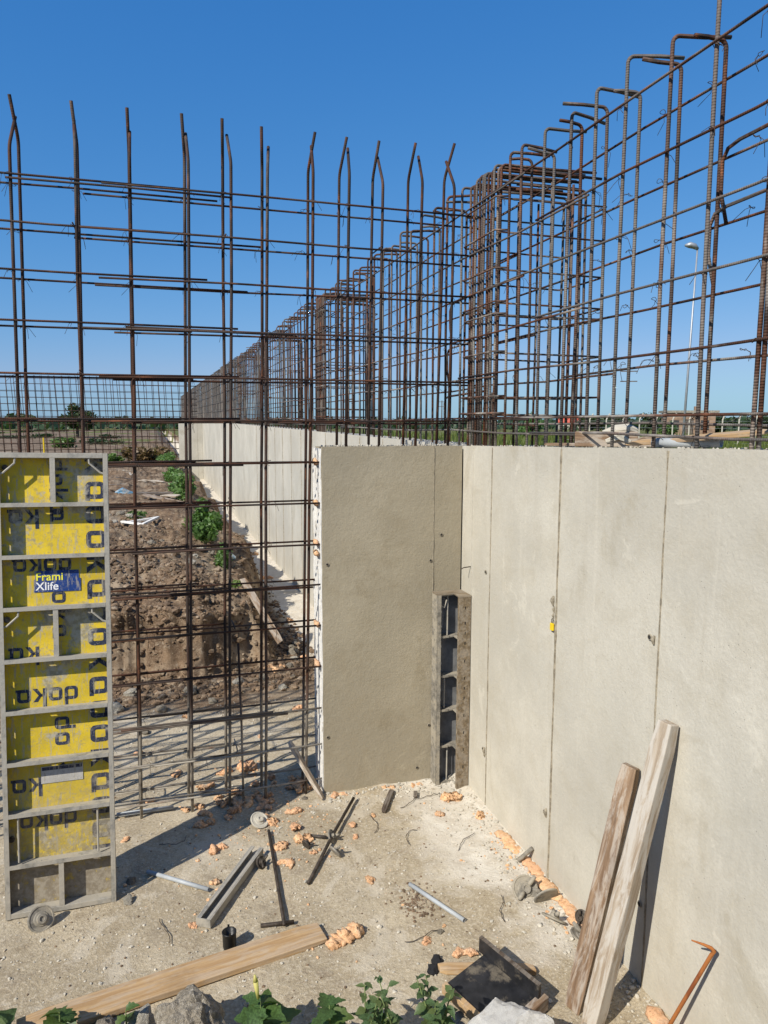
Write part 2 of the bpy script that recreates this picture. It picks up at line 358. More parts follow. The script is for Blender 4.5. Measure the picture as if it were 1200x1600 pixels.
# ------------------------------------------------------------------ walls
def wtop(b): return 2.693+(.0274*-b if b < 0 else .0057*b)
WT = .30
def panel_mesh(name, b0, b1, mat, thick=.022, x0=0.):
    """one formwork lift of the long wall: a slab with a slightly uneven face and top"""
    mb = MB(); nz = 14; ny = 5; i0 = 0
    for iz in range(nz+1):
        for iy in range(ny+1):
            y = b0+(b1-b0)*iy/ny; t = wtop(y)+.006*mn.noise(Vector((y*6, 2, 1))); z = -.12+(t+.12)*iz/nz
            mb.v.append((x0-.0025*mn.noise(Vector((y*1.5, z*1.5, 3)))-(.0 if 0 < iy < ny else -.002), y, z))
    for iz in range(nz):
        for iy in range(ny):
            a = iz*(ny+1)+iy; mb.f.append((a, a+ny+1, a+ny+2, a+1))
    k = len(mb.v); top = nz*(ny+1)
    for iy in range(ny+1):
        y = b0+(b1-b0)*iy/ny; mb.v.append((x0+thick, y, mb.v[top+iy][2]))
    for iy in range(ny): mb.f.append((top+iy, k+iy, k+iy+1, top+iy+1))
    q = len(mb.v)
    for yy, row in ((b0, 0), (b1, ny)): mb.v.append((x0+thick, yy, -.12))
    mb.f.append(tuple([k]+[iz*(ny+1) for iz in range(nz, -1, -1)]+[q])); mb.f.append(tuple([q+1]+[iz*(ny+1)+ny for iz in range(nz+1)]+[k+ny]))
    return mb.mesh(name, mat, False)
def fin(parent, y, z0, z1, x=0., axis='y', seed=0, w=.012, mat=None):
    mb = MB(); n = 46; rnd = random.Random(seed)
    for i in range(n+1):
        z = z0+(z1-z0)*i/n; ww = w*(.55+.75*rnd.random())*(1.5 if rnd.random() < .12 else 1); d = .0025+.0035*rnd.random(); c = .003*mn.noise(Vector((z*5, seed, 0)))
        row = [(0.004, c-ww*.6), (-d, c-ww*.25), (-d*1.1, c+ww*.3), (0.004, c+ww*.6)]
        for dx, dy in row: mb.v.append((x+dx, y+dy, z) if axis == 'y' else (y+dy, x+dx, z))
    for i in range(n):
        for j in range(3):
            a = i*4+j; mb.f.append((a, a+1, a+5, a+4))
    return mb.build('joint_fin', mat or M['fin'], parent)
lw = thing('concrete_wall', 'long pale cast concrete wall running from right foreground to far left', 'wall', (0, 0, 0))
core = MB()
ys = [-6.0]+[i*1.0 for i in range(-5, 61)]+[60.2]
for y0, y1 in zip(ys, ys[1:]):
    i = len(core.v)
    for y in (y0, y1):
        for xx in (.022, WT):
            core.v.append((xx, y, -.12)); core.v.append((xx, y, wtop(y)-.004))
    core.f += [(i, i+1, i+5, i+4), (i+2, i+6, i+7, i+3), (i+1, i+3, i+7, i+5)]
    if y0 == -6.0: core.f.append((i, i+2, i+3, i+1))
    if y1 == 60.2: core.f.append((i+4, i+5, i+7, i+6))
core.build('core', M['wall_far'], lw)
joints = [-6.0, -5.14, -4.24, -3.34, -2.396, -1.449, -.528, 0.0]
for k, (y0, y1) in enumerate(zip(joints, joints[1:])):
    obj('cast_panel', panel_mesh('cast_panel', y0+.002, y1-.002 if y1 < 0 else -.003, M['wall'], x0=(.0, -.003, .0015, -.0025, .001, -.003, .001, 0)[k]), lw)
    if y0 > -6: fin(lw, y0, -.02, wtop(y0)-.01, seed=k)
y = .30; k = 0; jf = [.303]
while y < 60: y += .9; jf.append(min(y, 60.2))
for y0, y1 in zip(jf, jf[1:]):
    if y0 > 30.9 and y0 < 31.8: pass
    obj('cast_panel', panel_mesh('cast_panel', y0+.002, y1-.002, M['wall_far'], x0=.0), lw); k += 1
    if k < 14: fin(lw, y1, -.02, wtop(y1)-.01, seed=100+k)
fin(lw, -.2, 1.56, wtop(0)-.01, seed=55, w=.004, mat=M['wall'])
def tie_hole(parent, x, y, z, ax='x', r=.011):
    mb = MB(); rot = Matrix.Rotation(-math.pi/2, 3, 'Y') if ax == 'x' else Matrix.Rotation(math.pi/2, 3, 'X')
    mb.lathe([(r, 0), (r*1.5, .0015), (r*1.35, .004), (r*.95, .0045)], 12, (x, y, z), rot); mb.build('hole_rim', M['fin'], parent)
    mb = MB(); mb.lathe([(r, 0), (r*.95, .0052)], 10, (x, y, z), rot); mb.build('tie_hole', M['hole'], parent)
for b_, z_ in ((-.486, 1.787), (-.50, .435), (-1.43, 1.80), (-1.42, .425), (-2.36, 1.836), (-2.38, .44), (-3.3, 1.8)): tie_hole(lw, -.001, b_+.03, z_)
# mortar crumbs by the ties
for (b_, z_, s_) in ((-1.418, 1.80, .03), (-1.428, 1.75, .02), (-1.41, .43, .028), (-.492, .43, .025), (-2.36, 1.83, .022), (-.50, .40, .015), (-1.425, 1.71, .016)):
    mb = MB(); mb.tube([(-.001, b_, z_-s_), (-.006, b_+.003, z_), (-.001, b_-.002, z_+s_)], [s_*.25, s_*.5, s_*.2], 8, jit=.5, seed=b_*9); mb.build('mortar_crumb', M['fin'], lw)

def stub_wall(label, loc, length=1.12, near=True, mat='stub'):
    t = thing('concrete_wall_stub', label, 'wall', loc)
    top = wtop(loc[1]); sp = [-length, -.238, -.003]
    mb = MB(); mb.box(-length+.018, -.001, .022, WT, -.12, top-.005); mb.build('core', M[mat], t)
    for x0, x1 in zip(sp, sp[1:]):
        mb = MB(); n = 8; nz = 18
        for iz in range(nz+1):
            for ix in range(n+1):
                x = x0+.002+(x1-x0-.004)*ix/n; z = -.12+(top+.12+.006*mn.noise(Vector((x*7, 1, 4))))*iz/nz
                if ix == 0 and x0 == -length: x += .006*mn.noise(Vector((z*9, 7, 7)))
                mb.v.append((x, -.003*mn.noise(Vector((x*2, z*2, 9))), z))
        for iz in range(nz):
            for ix in range(n):
                a = iz*(n+1)+ix; mb.f.append((a, a+1, a+n+2, a+n+1))
        k = len(mb.v)
        for ix in range(n+1): mb.v.append((mb.v[nz*(n+1)+ix][0], .022, mb.v[nz*(n+1)+ix][2]))
        for ix in range(n): mb.f.append((nz*(n+1)+ix, nz*(n+1)+ix+1, k+ix+1, k+ix))
        q = len(mb.v); mb.v.append((x0+.002, .022, -.12)); mb.f.append(tuple([q]+[iz*(n+1) for iz in range(nz+1)]+[k]))
        mb.build('cast_panel', M[mat], t)
    fin(t, -.238, -.02, top-.01, 0, 'x', seed=77, w=.006)
    if near:
        for x, z in ((-1.085, 1.819), (-.262, 1.806), (-.262, .465), (-1.09, .47), (-.174, 2.005), (-.36, .12)): tie_hole(t, x, -.003, z, 'y', .009)
        # ribbed metal stop end: vertical ribs on the end face
        for i in range(8):
            y = .022+i*.036; mb = MB(); rr = random.Random(i)
            pts = [(-length-.006+.006*rr.random(), y+.006*(rr.random()-.5), z*.13-.05) for z in range(22) if z*.13-.05 < top-.01]
            mb.tube(pts, .007, 6); mb.build('lath_rib', M['lath'], t)
        mb = MB(); mb.box(-length+.006, -length+.017, .004, WT-.004, -.1, top-.02); mb.build('lath_sheet', M['lath'], t)
        for i, z in enumerate((2.58, 2.27, 1.97, 1.89, 1.34, 1.03)):
            mb = MB(); mb.tube([(-length-.03, .03, z), (-length-.035, .07, z+.012), (-length-.02, .12, z-.01), (-length-.025, .17, z+.008)], [.012, .02, .017, .01], 8, jit=.5, seed=i*3); mb.build('foam_seal', M['foam'], t, True)
    return t
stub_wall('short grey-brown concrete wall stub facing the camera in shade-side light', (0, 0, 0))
stub_wall('far small concrete wall stub at the distant end of the trench', (0, 31.8, 0), near=False, mat='wall_far')
# mortar ledge: stain lines
# ------------------------------------------------------------------ rebar
PROTO = {}
def bar_mesh(length, r, mat, hook=None, seed=0, n=8, bendtop=None, wob=.006):
    key = (round(length, 2), r, mat, hook, seed, n, bendtop)
    if key in PROTO: return PROTO[key]
    rr = random.Random(hash((seed, round(length*100)))); k = max(2, int(length/.8)); pts = []
    zt = length-(.05 if hook else (bendtop[0] if bendtop else 0))
    for i in range(k+1): pts.append((wob*rr.uniform(-1, 1) if 0 < i < k else 0, wob*rr.uniform(-1, 1) if 0 < i < k else 0, zt*i/k))
    if hook:          # rounded bend to +x, horizontal leg of length hook
        for a in (18, 36, 54, 72, 90): pts.append((.034*(1-math.cos(R(a))), 0, zt+.034*math.sin(R(a))))
        pts.append((.034+hook*.5, 0, zt+.036)); pts.append((.034+hook, 0, zt+.034+rr.uniform(-.01, .012)))
    if bendtop:       # slanted crank at the top
        L, ang = bendtop
        for q in (.25, .5, .75): pts.append((.5*L*q*q*math.sin(R(ang))*.5, 0, zt+.045*q*2))
        x0, z0 = pts[-1][0], pts[-1][2]
        pts.append((x0+L*math.sin(R(ang)), 0, z0+L*math.cos(R(ang))))
    mb = MB(); mb.tube(pts, r, n); me = mb.mesh('bar', M[mat], True); PROTO[key] = me; return me
HX = (0, math.pi/2, 0); HY = (-math.pi/2, 0, 0)
_tw = []
for i in range(4):
    rr = random.Random(i+5); mb = MB()
    loop = [(.014*math.cos(a), .014*math.sin(a), .004*math.sin(2*a)) for a in [j*math.pi/4 for j in range(8)]]
    mb.tube(loop+[loop[0]], .0016, 5)
    for s in (-1, 1):
        L = rr.uniform(.03, .09); mb.tube([(.013, 0, 0), (.02+L*.3, .01*s, -.2*L), (.02+L*.4, .02*s+L*.2*s, -L)], .0014, 5)
    _tw.append(mb.mesh('tie_wire', M['wire'], True))
def tie(parent, x, y, z): obj('tie_wire', random.choice(_tw), parent, (x, y, z), (random.uniform(-.6, .6), random.uniform(-.6, .6), random.uniform(0, 6.3)))
LEV = [.12, .40, .70, 1.03, 1.345, 1.67, 1.97, 2.28, 2.585, 2.875, 3.18, 3.50, 3.81, 4.115, 4.415]

cur = thing('rebar_cage', 'tall double-layer rebar cage with cranked bar tops left of the stub wall', 'rebar cage')
vf = [-6.2, -5.85, -5.5, -5.15, -4.8, -4.45, -4.12, -3.78, -3.45, -3.113, -2.748, -2.409, -2.049, -1.776, -1.507, -1.196, -.924, -.667, -.376, -.109]
vb = [-6.2, -5.83, -5.5, -5.17, -4.82, -4.45, -4.1, -3.78, -3.44, -3.10, -2.765, -2.417, -2.067, -1.785, -1.511, -1.185, -.949, -.694, -.411, -.131]
for i, (a, c) in enumerate(zip(vf, vb)):
    onwall = a > -1.13
    for lay, (x, yy) in enumerate(((a, .055), (c, .245))):
        tz = (4.80, 4.89)[lay]+random.uniform(-.025, .025)
        base = 2.5 if onwall else -.05
        me = bar_mesh(tz-base, .0110, 'rust', None, i % 5+lay*5, 8, (.23, 33 if lay == 0 else 34))
        tilt = random.uniform(-.004, .004)
        vb_ = obj('vertical_bar', me, cur, (x-(.0 if onwall else .06), yy, base), (random.uniform(-.004, .004), tilt+(.022 if a < -1.13 else .017), (math.pi/2 if lay == 0 else -math.pi/2)+random.uniform(-.18, .18))); vb_.rotation_mode = 'ZYX'
        if not onwall and lay == 0 and i % 3 == 1:
            L = (1.28 if lay == 0 else 1.05)+random.uniform(-.15, .2)
            obj('starter_bar', bar_mesh(round(L, 1), .0085, 'rust', None, i % 3), cur, (x+.045, yy+(.012 if lay == 0 else -.012), -.05), (random.uniform(-.012, .012), random.uniform(-.012, .012), 0))
for k, z in enumerate(LEV):
    for lay, yy in enumerate((.036, .264)):
        zz = z+(.0 if lay else .012)+random.uniform(-.008, .008)
        up = z > 2.7
        jl = -2.55+random.uniform(-.25, .2); jr = -1.95+random.uniform(-.1, .45)
        xr = (.10 if lay == 0 else .25) if up else -1.0
        rr = .0072
        if z < 2.7 and lay == 1 and k % 4 == 1: jl -= .2
        obj('horizontal_bar', bar_mesh(round(jr+6.4, 1), rr, 'rust', None, k % 4, 7), cur, (-6.4, yy, zz+.004), (0, math.pi/2+random.uniform(-.002, .002), 0))
        obj('horizontal_bar', bar_mesh(round(xr-jl, 1), rr, 'rust', None, k % 4+4, 7), cur, (jl, yy+(-.004 if lay == 0 else .004), zz-.012+random.uniform(-.004, .004)), (0, math.pi/2+random.uniform(-.004, .004), 0))
        if lay == 0 and k % 3 == 2: obj('horizontal_bar', bar_mesh(1.4, rr, 'rust', None, 2, 7), cur, (random.uniform(-3.2, -2.4), yy-.006, zz-.03), (0, math.pi/2, 0))
        for a in vf:
            if a > -3.4 and random.random() < (.95 if up else .6) and (up or a < -1.2): tie(cur, a+.008, yy+.006, zz)
# spacers between the two layers
for k, z in enumerate(LEV):
    if k % 3 == 1:
        for a in (-5.5, -3.78, -2.76, -1.79, -.67):
            if a < -1.2 or z > 2.7: obj('spacer_bar', bar_mesh(.24, .005, 'rust', None, 0, 6), cur, (a+.02, .02, z+.03), HY)

lc = thing('rebar_cage', 'rusty rebar cage with hooked tops rising from the long concrete wall', 'rebar cage')
nearb = [-5.2, -4.9, -4.6, -4.3, -4.0, -3.72, -3.42, -3.12, -2.835, -2.52, -2.215, -1.87, -1.62, -1.345, -1.05, -.78, -.60]
farb = [-5.1, -4.8, -4.5, -4.2, -3.9, -3.6, -3.3, -2.95, -2.63, -2.33, -2.03, -1.70, -1.43, -1.14, -.82, -.55]
y = .20
while y < 59.8:
    if y < 16: nearb.append(y); farb.append(y+.1)
    y += .30
def skip(b): return any(abs(b-c) < .25 for c in (5.3, 10.6, 15.9))
tall = (-2.52, -2.835)
for i, b in enumerate(nearb):
    if skip(b): continue
    hk = None if b in tall else .25
    L = 2.95 if b in tall else 2.20
    tz = 4.69+random.uniform(-.05, .03)+.012*min(0, -b)*-.1
    base = tz-L if not (b in tall) else 2.4
    obj('vertical_bar' if b in tall else 'hooked_bar', bar_mesh(L, .0100, 'rust_wall', hk, i % 4, 8), lc, (.055, b, base), (random.uniform(-.006, .006), random.uniform(-.004, .006), random.uniform(-.42, .3)))
    if b == -2.835: obj('vertical_bar', bar_mesh(L, .0100, 'rust_wall', None, 3, 8), lc, (.06, b-.035, 2.45), (-.016, .002, 0))
for i, b in enumerate(farb):
    if skip(b): continue
    L = 2.20; tz = 4.66+random.uniform(-.05, .03)+(.16 if b < -2.5 else 0)
    obj('hooked_bar', bar_mesh(L, .0100, 'rust_wall', (.24, .14, .17, .12)[i % 4], i % 4, 8), lc, (.255, b, tz-L), (random.uniform(-.006, .006), random.uniform(-.006, .006), math.pi+random.uniform(-.42, .3)))
# low hooked hairpins seen at the right
for (b, z, s) in ((-2.36, 4.13, 1), (-2.30, 3.86, 1), (.9, 3.9, 1), (.95, 3.52, 1), (1.0, 3.1, 1)):
    mb = MB(); mb.tube([(0, -.85, .02), (0, -.1, 0), (0, -.03, -.015), (.0, 0, -.06), (.004, .004, -.2), (.012, -.03, -.34)], .0088, 8)
    mb.build('hairpin_bar', M['rust_wall'], lc, True, (.245, b, z))
for k, z in enumerate([2.79, 2.875, 3.18, 3.50, 3.80, 4.10, 4.44]):
    for lay, xx in enumerate((.036, .272)):
        if k == 0 and lay == 1: continue
        y0 = -5.4; n = 0
        while y0 < 17:
            L = random.choice((5.6, 6.0, 6.4)) if n else random.uniform(4.2, 6.2); L = round(L, 1); sl = -.0145 if y0 < 0 and n == 0 else .0
            zz = z+(.03 if lay == 0 else -.01)
            y1 = y0
            obj('horizontal_bar', bar_mesh(L, .0068, 'rust_wall', None, (k+n) % 5, 8, None, .012), lc, (xx+random.uniform(-.003, .003), y1, zz-(.012 if n % 2 else 0)), (-math.pi/2+random.uniform(-.0025, .0025), 0, 0))
            y0 += L-random.uniform(.5, .7); n += 1
        for b in nearb:
            if b < 3 and random.random() < .7: tie(lc, xx+.01, b+.006, z+.03)
# the receding rest of the cage, too fine to tell bars apart
mb = MB(); y = 16.1
while y < 59.9:
    tz = 4.66+.05*mn.noise(Vector((y*3, 0, 0)))+.004*(y-16)
    for xx in (.055, .255): mb.tube([(xx, y+random.uniform(-.03, .03), 2.7), (xx+random.uniform(-.02, .02), y+random.uniform(-.03, .03), tz)], .012, 5)
    mb.tube([(.02, y, tz), (.33, y+random.uniform(-.08, .08), tz)], .012, 5); y += .30
for z in [2.9, 3.2, 3.5, 3.82, 4.12, 4.43]:
    for xx in (.036, .272): mb.tube([(xx, 16.3, z), (xx, 38, z+.05), (xx, 59.9, z+.1)], .009, 5)
for c in range(21, 60, 5):
    cc = c+.2
    for i in range(8):
        y = cc-.25+i*.07
        mb.tube([(.05, y, 2.7), (.05, y, 4.72), (.80, y, 4.72), (.80, y, 2.7)], .013, 5)
    for z in [2.95, 3.25, 3.55, 3.9, 4.2, 4.5]:
        mb.tube([(.04, cc-.27, z), (.82, cc-.27, z), (.82, cc+.27, z), (.04, cc+.27, z), (.04, cc-.27, z)], .009, 5)
fo = mb.build('distant_bars', M['rust_wall'], lc); fo['kind'] = 'stuff'

def pilaster(label, c, back=.84, w=.50, n=11):
    t = thing('pilaster_cage', label, 'rebar cage', (0, c, 0), 0, 'pilaster cages along the long wall')
    for i in range(n):
        y = -w/2+w*i/(n-1)+random.uniform(-.008, .008); tz = 4.66+random.uniform(-.02, .02)
        L = back-.07+random.uniform(-.10, .12)
        obj('hooked_bar', bar_mesh(2.15, .0100, 'rust_wall', round(L-.05, 1), i % 3, 8), t, (.055, y, tz-2.15), (random.uniform(-.006, .006), random.uniform(-.004, .004), random.uniform(-.03, .03)))
        if i % 2 == 0: obj('hooked_bar', bar_mesh(2.10, .0100, 'rust_wall', round(L-.25, 1), i % 3, 8), t, (back, y*.72+.08, tz-.06-2.1), (random.uniform(-.008, .008), random.uniform(-.006, .006), math.pi+random.uniform(-.05, .05)))
    for z in (2.93, 3.05, 3.36, 3.62, 3.70, 3.93, 4.18, 4.40):
        mb = MB(); e = .035; zz = z-2.7
        mb.tube([(.02, -w/2-.02, 0), (back+.02, -w/2-.03, 0), (back+.03, -w/2, 0), (back+.03, w/2, 0), (back, w/2+.03, 0), (.03, w/2+.03, 0.005), (.005, w/2, 0.008), (.005, -w/2-.02, .01), (.1, -w/2-.045, .012)], .007, 7)
        o = mb.build('stirrup', M['rust_wall'], t, True, (0, random.uniform(-.015, .015), z)); o.rotation_euler = (random.uniform(-.01, .01), random.uniform(-.012, .012), random.uniform(-.02, .02))
        for i in range(0, n, 2): tie(t, .04, -w/2+w*i/(n-1), z)
    for x in (.45, .62):
        for y in (-w/2, w/2): obj('vertical_bar', bar_mesh(1.9, .0092, 'rust_wall', None, 1, 8), t, (x, y, 2.65))
    return t
pilaster('dense pilaster rebar cage right above the wall corner', -.21)
pilaster('second pilaster rebar cage, seen through the left cage above the stub wall', 5.3, .8)
pilaster('third pilaster rebar cage, beyond the second along the long wall', 10.6, .8)
pilaster('fourth pilaster rebar cage, small and far along the long wall', 15.9, .8)

fc = thing('rebar_cage', 'distant rebar cage across the trench behind the yellow formwork panel', 'rebar cage', (0, 31.8, 0))
a = -.3; k = 0
while a > -16:
    for lay, yy in enumerate((.05, .25)):
        obj('vertical_bar', bar_mesh(4.9, .014, 'rust', None, k % 3, 5), fc, (a-lay*.06, yy, .0), (0, -.035+random.uniform(-.012, .012), 0))
    a -= .30; k += 1
for z in [.9, 1.2, 1.5, 1.8, 2.1, 2.4, 2.7, 2.98, 3.06, 3.3, 3.6, 3.9, 4.2, 4.5, 4.78]:
    for yy in (.03, .27): obj('horizontal_bar', bar_mesh(16.0, .011, 'rust', None, 1, 5), fc, (-16.2, yy, z+random.uniform(-.02, .02)), (0, math.pi/2+random.uniform(-.002, .002), 0))

# ------------------------------------------------------------------ yellow formwork panel
def ply_mat(name, base):
    m = NT(name); o = m.co(); z = m.xyz(o)[2]
    n1 = m.noise(o, 5, 6, .7); n2 = m.noise(o, 30, 5, .7); n3 = m.noise(m.map(o, (60, 60, 8)), 1, 4, .7)
    x = m.mix(m.ramp(n1, .35, .7), hsl(base, .82), hsl(base, 1.1))
    x = m.mix(m.ramp(n2, .54, .66, 0, .8), x, (base[0]*.45+.10, base[1]*.45+.09, base[2]*.5+.07))
    x = m.mix(m.ramp(n3, .53, .64, 0, .7), x, (.36, .33, .26)); x = m.mix(m.ramp(m.noise(o, 110, 3, .6), .60, .68, 0, .6), x, (.30, .27, .2))
    x = m.mix(m.ramp(m.noise(m.map(o, (1, 1, 1), (2, 2, 2)), 3.5, 7, .75), .515, .60, 0, .85), x, m.mix(m.ramp(n2, .4, .6), (.26, .235, .18), (.42, .39, .32)))
    dirt = m.ramp(m.mth('ADD', z, m.mth('MULTIPLY', m.mth('SUBTRACT', m.noise(o, 6, 6, .7), .5), 1.3)), -.05, 1.05, 1, 0)
    dirt = m.mth('MULTIPLY', dirt, m.ramp(m.noise(o, 24, 5, .75), .34, .56))
    dirt = m.mth('MAXIMUM', dirt, m.mth('MULTIPLY', m.ramp(z, .22, .34, 1, 0), m.ramp(m.noise(o, 15, 5, .7), .3, .46)))
    x = m.mix(dirt, x, m.mix(m.ramp(n2, .4, .65), (.22, .185, .135), (.33, .29, .225)))
    m.col(x); m.rough(.6); b = m.bump(n2, .3, .003); m.bump(dirt, .4, .004, b); return m.m
M['ply'] = ply_mat('yellow_plywood', (.66, .475, .03)); M['print'] = ply_mat('navy_print', (.025, .033, .065)); M['sticker'] = ply_mat('blue_sticker', (.012, .05, .22)); M['worn'] = ply_mat('worn_white_sticker', (.5, .48, .44)); M['lime'] = plain('yellow_print', (.85, .78, .06), .6, .1); M['ink_white'] = plain('white_print', (.82, .82, .80), .6, .1)
def slot_rail(name, L, W, T, slots, mat, parent, loc, rot=(0, 0, 0)):
    """flat web along local z, width W along local y, thickness T along x, cut by real slots (z, y, half length, half width)"""
    mb = MB(); cuts = sorted(slots); z = 0
    for (sz, sy, hl, hw) in cuts:
        mb.box(0, T, 0, W, z, sz-hl); mb.box(0, T, 0, sy-hw, sz-hl, sz+hl); mb.box(0, T, sy+hw, W, sz-hl, sz+hl); z = sz+hl
    mb.box(0, T, 0, W, z, L); o = mb.build(name, mat, parent, False, loc); o.rotation_euler = rot; return o
def glyph(mb, ch, T):
    """heavy rounded letter drawn as flat bands, x-height 1, transformed by T"""
    def quad(ps):
        i = len(mb.v); mb.v += [tuple(T(*q)) for q in ps]; mb.f.append(tuple(range(i, i+len(ps))))
    def ring(x0, x1, y0, y1, s, r=.26):
        def rr(x0, x1, y0, y1, r):
            out = []
            for cx, cy, a0 in ((x1-r, y1-r, 0), (x0+r, y1-r, 90), (x0+r, y0+r, 180), (x1-r, y0+r, 270)):
                for k in range(4): a = R(a0+30*k); out.append((cx+r*math.cos(a), cy+r*math.sin(a)))
            return out
        A = rr(x0, x1, y0, y1, r); B = rr(x0+s, x1-s, y0+s, y1-s, max(.03, r-s*.8))
        for k in range(16): quad((A[k], A[(k+1) % 16], B[(k+1) % 16], B[k]))
    if ch == 'o': ring(0, .92, 0, 1, .24)
    if ch in 'da': ring(0, .92, 0, 1, .24)
    if ch == 'd': quad(((.68, .7), (.92, .7), (.92, 1.42), (.68, 1.42)))
    if ch == 'a': quad(((.68, 0), (1.02, 0), (1.02, .22), (.68, .22)))
    if ch == 'k':
        quad(((0, 0), (.25, 0), (.25, 1.42), (0, 1.42))); quad(((.25, .40), (.52, .48), (.92, 1.0), (.60, 1.0))); quad(((.25, .58), (.44, .66), (.95, 0), (.64, 0)))
def word(name, text, parent, u, v, size, rot, mat, yoff=-.0012, adv=1.08):
    mb = MB(); c, s_ = math.cos(R(rot)), math.sin(R(rot))
    for k, ch in enumerate(text):
        def T(x, y, k=k):
            X = (x+k*adv)*size; Y = y*size; return (u+X*c-Y*s_, yoff, v+X*s_+Y*c)
        glyph(mb, ch, T)
    for i in range(len(mb.v)):
        if mb.v[i][0] > .592: mb.v[i] = (.592, mb.v[i][1], mb.v[i][2])
        if mb.v[i][0] < .008: mb.v[i] = (.008, mb.v[i][1], mb.v[i][2])
    return mb.build(name, M[mat], parent)
fp = thing('formwork_panel', 'upright yellow formwork panel in grey steel frame leaning on the left cage', 'formwork panel', (-3.20, -.885, .012), .02)
fp.rotation_euler = (R(-5.0), R(1.1), .02)
D = .094
shp = MB(); shp.box(.004, .596, D-.016, D-.002, .004, 2.696); ply = shp.build('plywood_sheet', M['ply'], fp); ply.location = (0, 0, 0)
PY = D-.0172
slots = []
for k in range(9):
    for dz in (.10, .20): slots.append((k*.3+dz, .040, .019, .0045))
slot_rail('side_rail', 2.70, D, .006, slots, M['steel'], fp, (0, 0, 0))
slot_rail('side_rail', 2.70, D, .006, slots, M['steel'], fp, (.594, 0, 0))
for x0, x1 in ((0.006, .026), (.574, .594)): mb = MB(); mb.box(x0, x1, 0, .007, 0, 2.70); mb.build('rail_flange', M['steel'], fp)
for z0, z1 in ((0, .03), (2.67, 2.70)): mb = MB(); mb.box(.026, .574, 0.001, D-.017, z0, z1); mb.build('end_rail', M['steel'], fp, bevel=.002)
for k in range(1, 9):
    z = k*.3
    # cross bar: a slotted web and a front flange
    slot_rail('cross_bar', .582, D-.018, .005, [(.20, .035, .02, .005), (.42, .035, .02, .005)], M['steel'], fp, (.009, .001, z+.005), (0, math.pi/2, 0))
    mb = MB(); mb.box(.0265, .5735, -.001, .004, z-.011, z+.013); mb.build('bar_flange', M['steel'], fp)
for k in (0, 5, 8): mb = MB(); mb.box(.286, .314, .002, .02, k*.3+.014 if k else .031, k*.3+.288); mb.build('mid_stiffener', M['steel'], fp); mb = MB(); mb.box(.297, .303, .02, PY-.001, k*.3+.014 if k else .031, k*.3+.288); mb.build('stiffener_web', M['steel'], fp)
for z in (2.67, 1.79):
    for s in (0, 1):
        x = (.026, .574)[s]; d = 1 if s == 0 else -1
        mb = MB(); mb.tube([(x, .012, z-.09), (x+d*.015, .012, z-.085), (x+d*.075, .012, z-.03), (x+d*.078, .012, z)], .006, 6); mb.build('corner_gusset', M['steel'], fp)
for x in (.075, .505): mb = MB(); mb.tube([(x, .02, .32), (x, .018, .59)], .006, 8); mb.build('handle_bar', M['steel'], fp)
for (u, v) in ((.045, 2.615), (.035, 1.735), (.03, .44)): mb = MB(); mb.lathe([(.018, 0), (.018, .01), (.010, .011), (.010, .014)], 12, (u, PY-.004, v), Matrix.Rotation(math.pi/2, 3, 'X')); mb.build('tie_sleeve', M['steel_dark'], fp)
L_ = PY
for u, v, z_, t_ in ((.215, 2.372, .080, 'ka'), (.385, 2.084, .075, 'doka'), (.20, 1.565, .078, 'ka'), (.405, 1.315, .079, 'doka'), (.20, .785, .080, 'ka'), (.385, .565, .074, 'doka')): word('lettering', t_, ply, u, v, z_, 180, 'print', L_)
for v, z_, t_ in ((2.665, .072, 'doka'), (2.375, .075, 'a'), (1.885, .075, 'o'), (1.775, .075, 'ka'), (1.135, .080, 'do'), (.88, .078, 'k')): word('lettering', t_, ply, .275, v, z_, -90, 'print', L_, 1.2)
for k, t_ in enumerate('kadokadokadokadok'): word('large_lettering', t_, ply, .470, 2.68-.147*k, .112, -90, 'print', L_)
mb = MB(); mb.box(.180, .435, PY-.0025, PY-.001, 1.885, 1.96); mb.build('sticker', M['sticker'], ply)
mb = MB(); mb.box(.188, .425, PY-.0025, PY-.001, 1.9602, 2.01); mb.build('sticker', M['sticker'], ply)
mb = MB(); mb.box(.195, .425, PY-.0025, PY-.001, .745, .845); mb.build('worn_sticker', M['worn'], ply)
mb = MB(); mb.box(.20, .42, PY-.0032, PY-.0026, .822, .842); mb.build('sticker_band', M['print'], ply)
def text(name, s, parent, u, v, size, mat):
    cu = bpy.data.curves.new(name, 'FONT'); cu.body = s; cu.size = size; cu.offset = size*.012
    to = bpy.data.objects.new(name, cu); COL.objects.link(to); bpy.context.view_layer.update()
    me = bpy.data.meshes.new_from_object(to.evaluated_get(bpy.context.evaluated_depsgraph_get())); bpy.data.objects.remove(to)
    me.materials.clear(); me.materials.append(M[mat]); return obj(name, me, parent, (u, PY-.0042, v), (math.pi/2, 0, 0))
text('lettering', 'Frami', ply, .190, 1.953, .066, 'lime'); text('lettering', 'Xlife', ply, .190, 1.897, .066, 'ink_white')

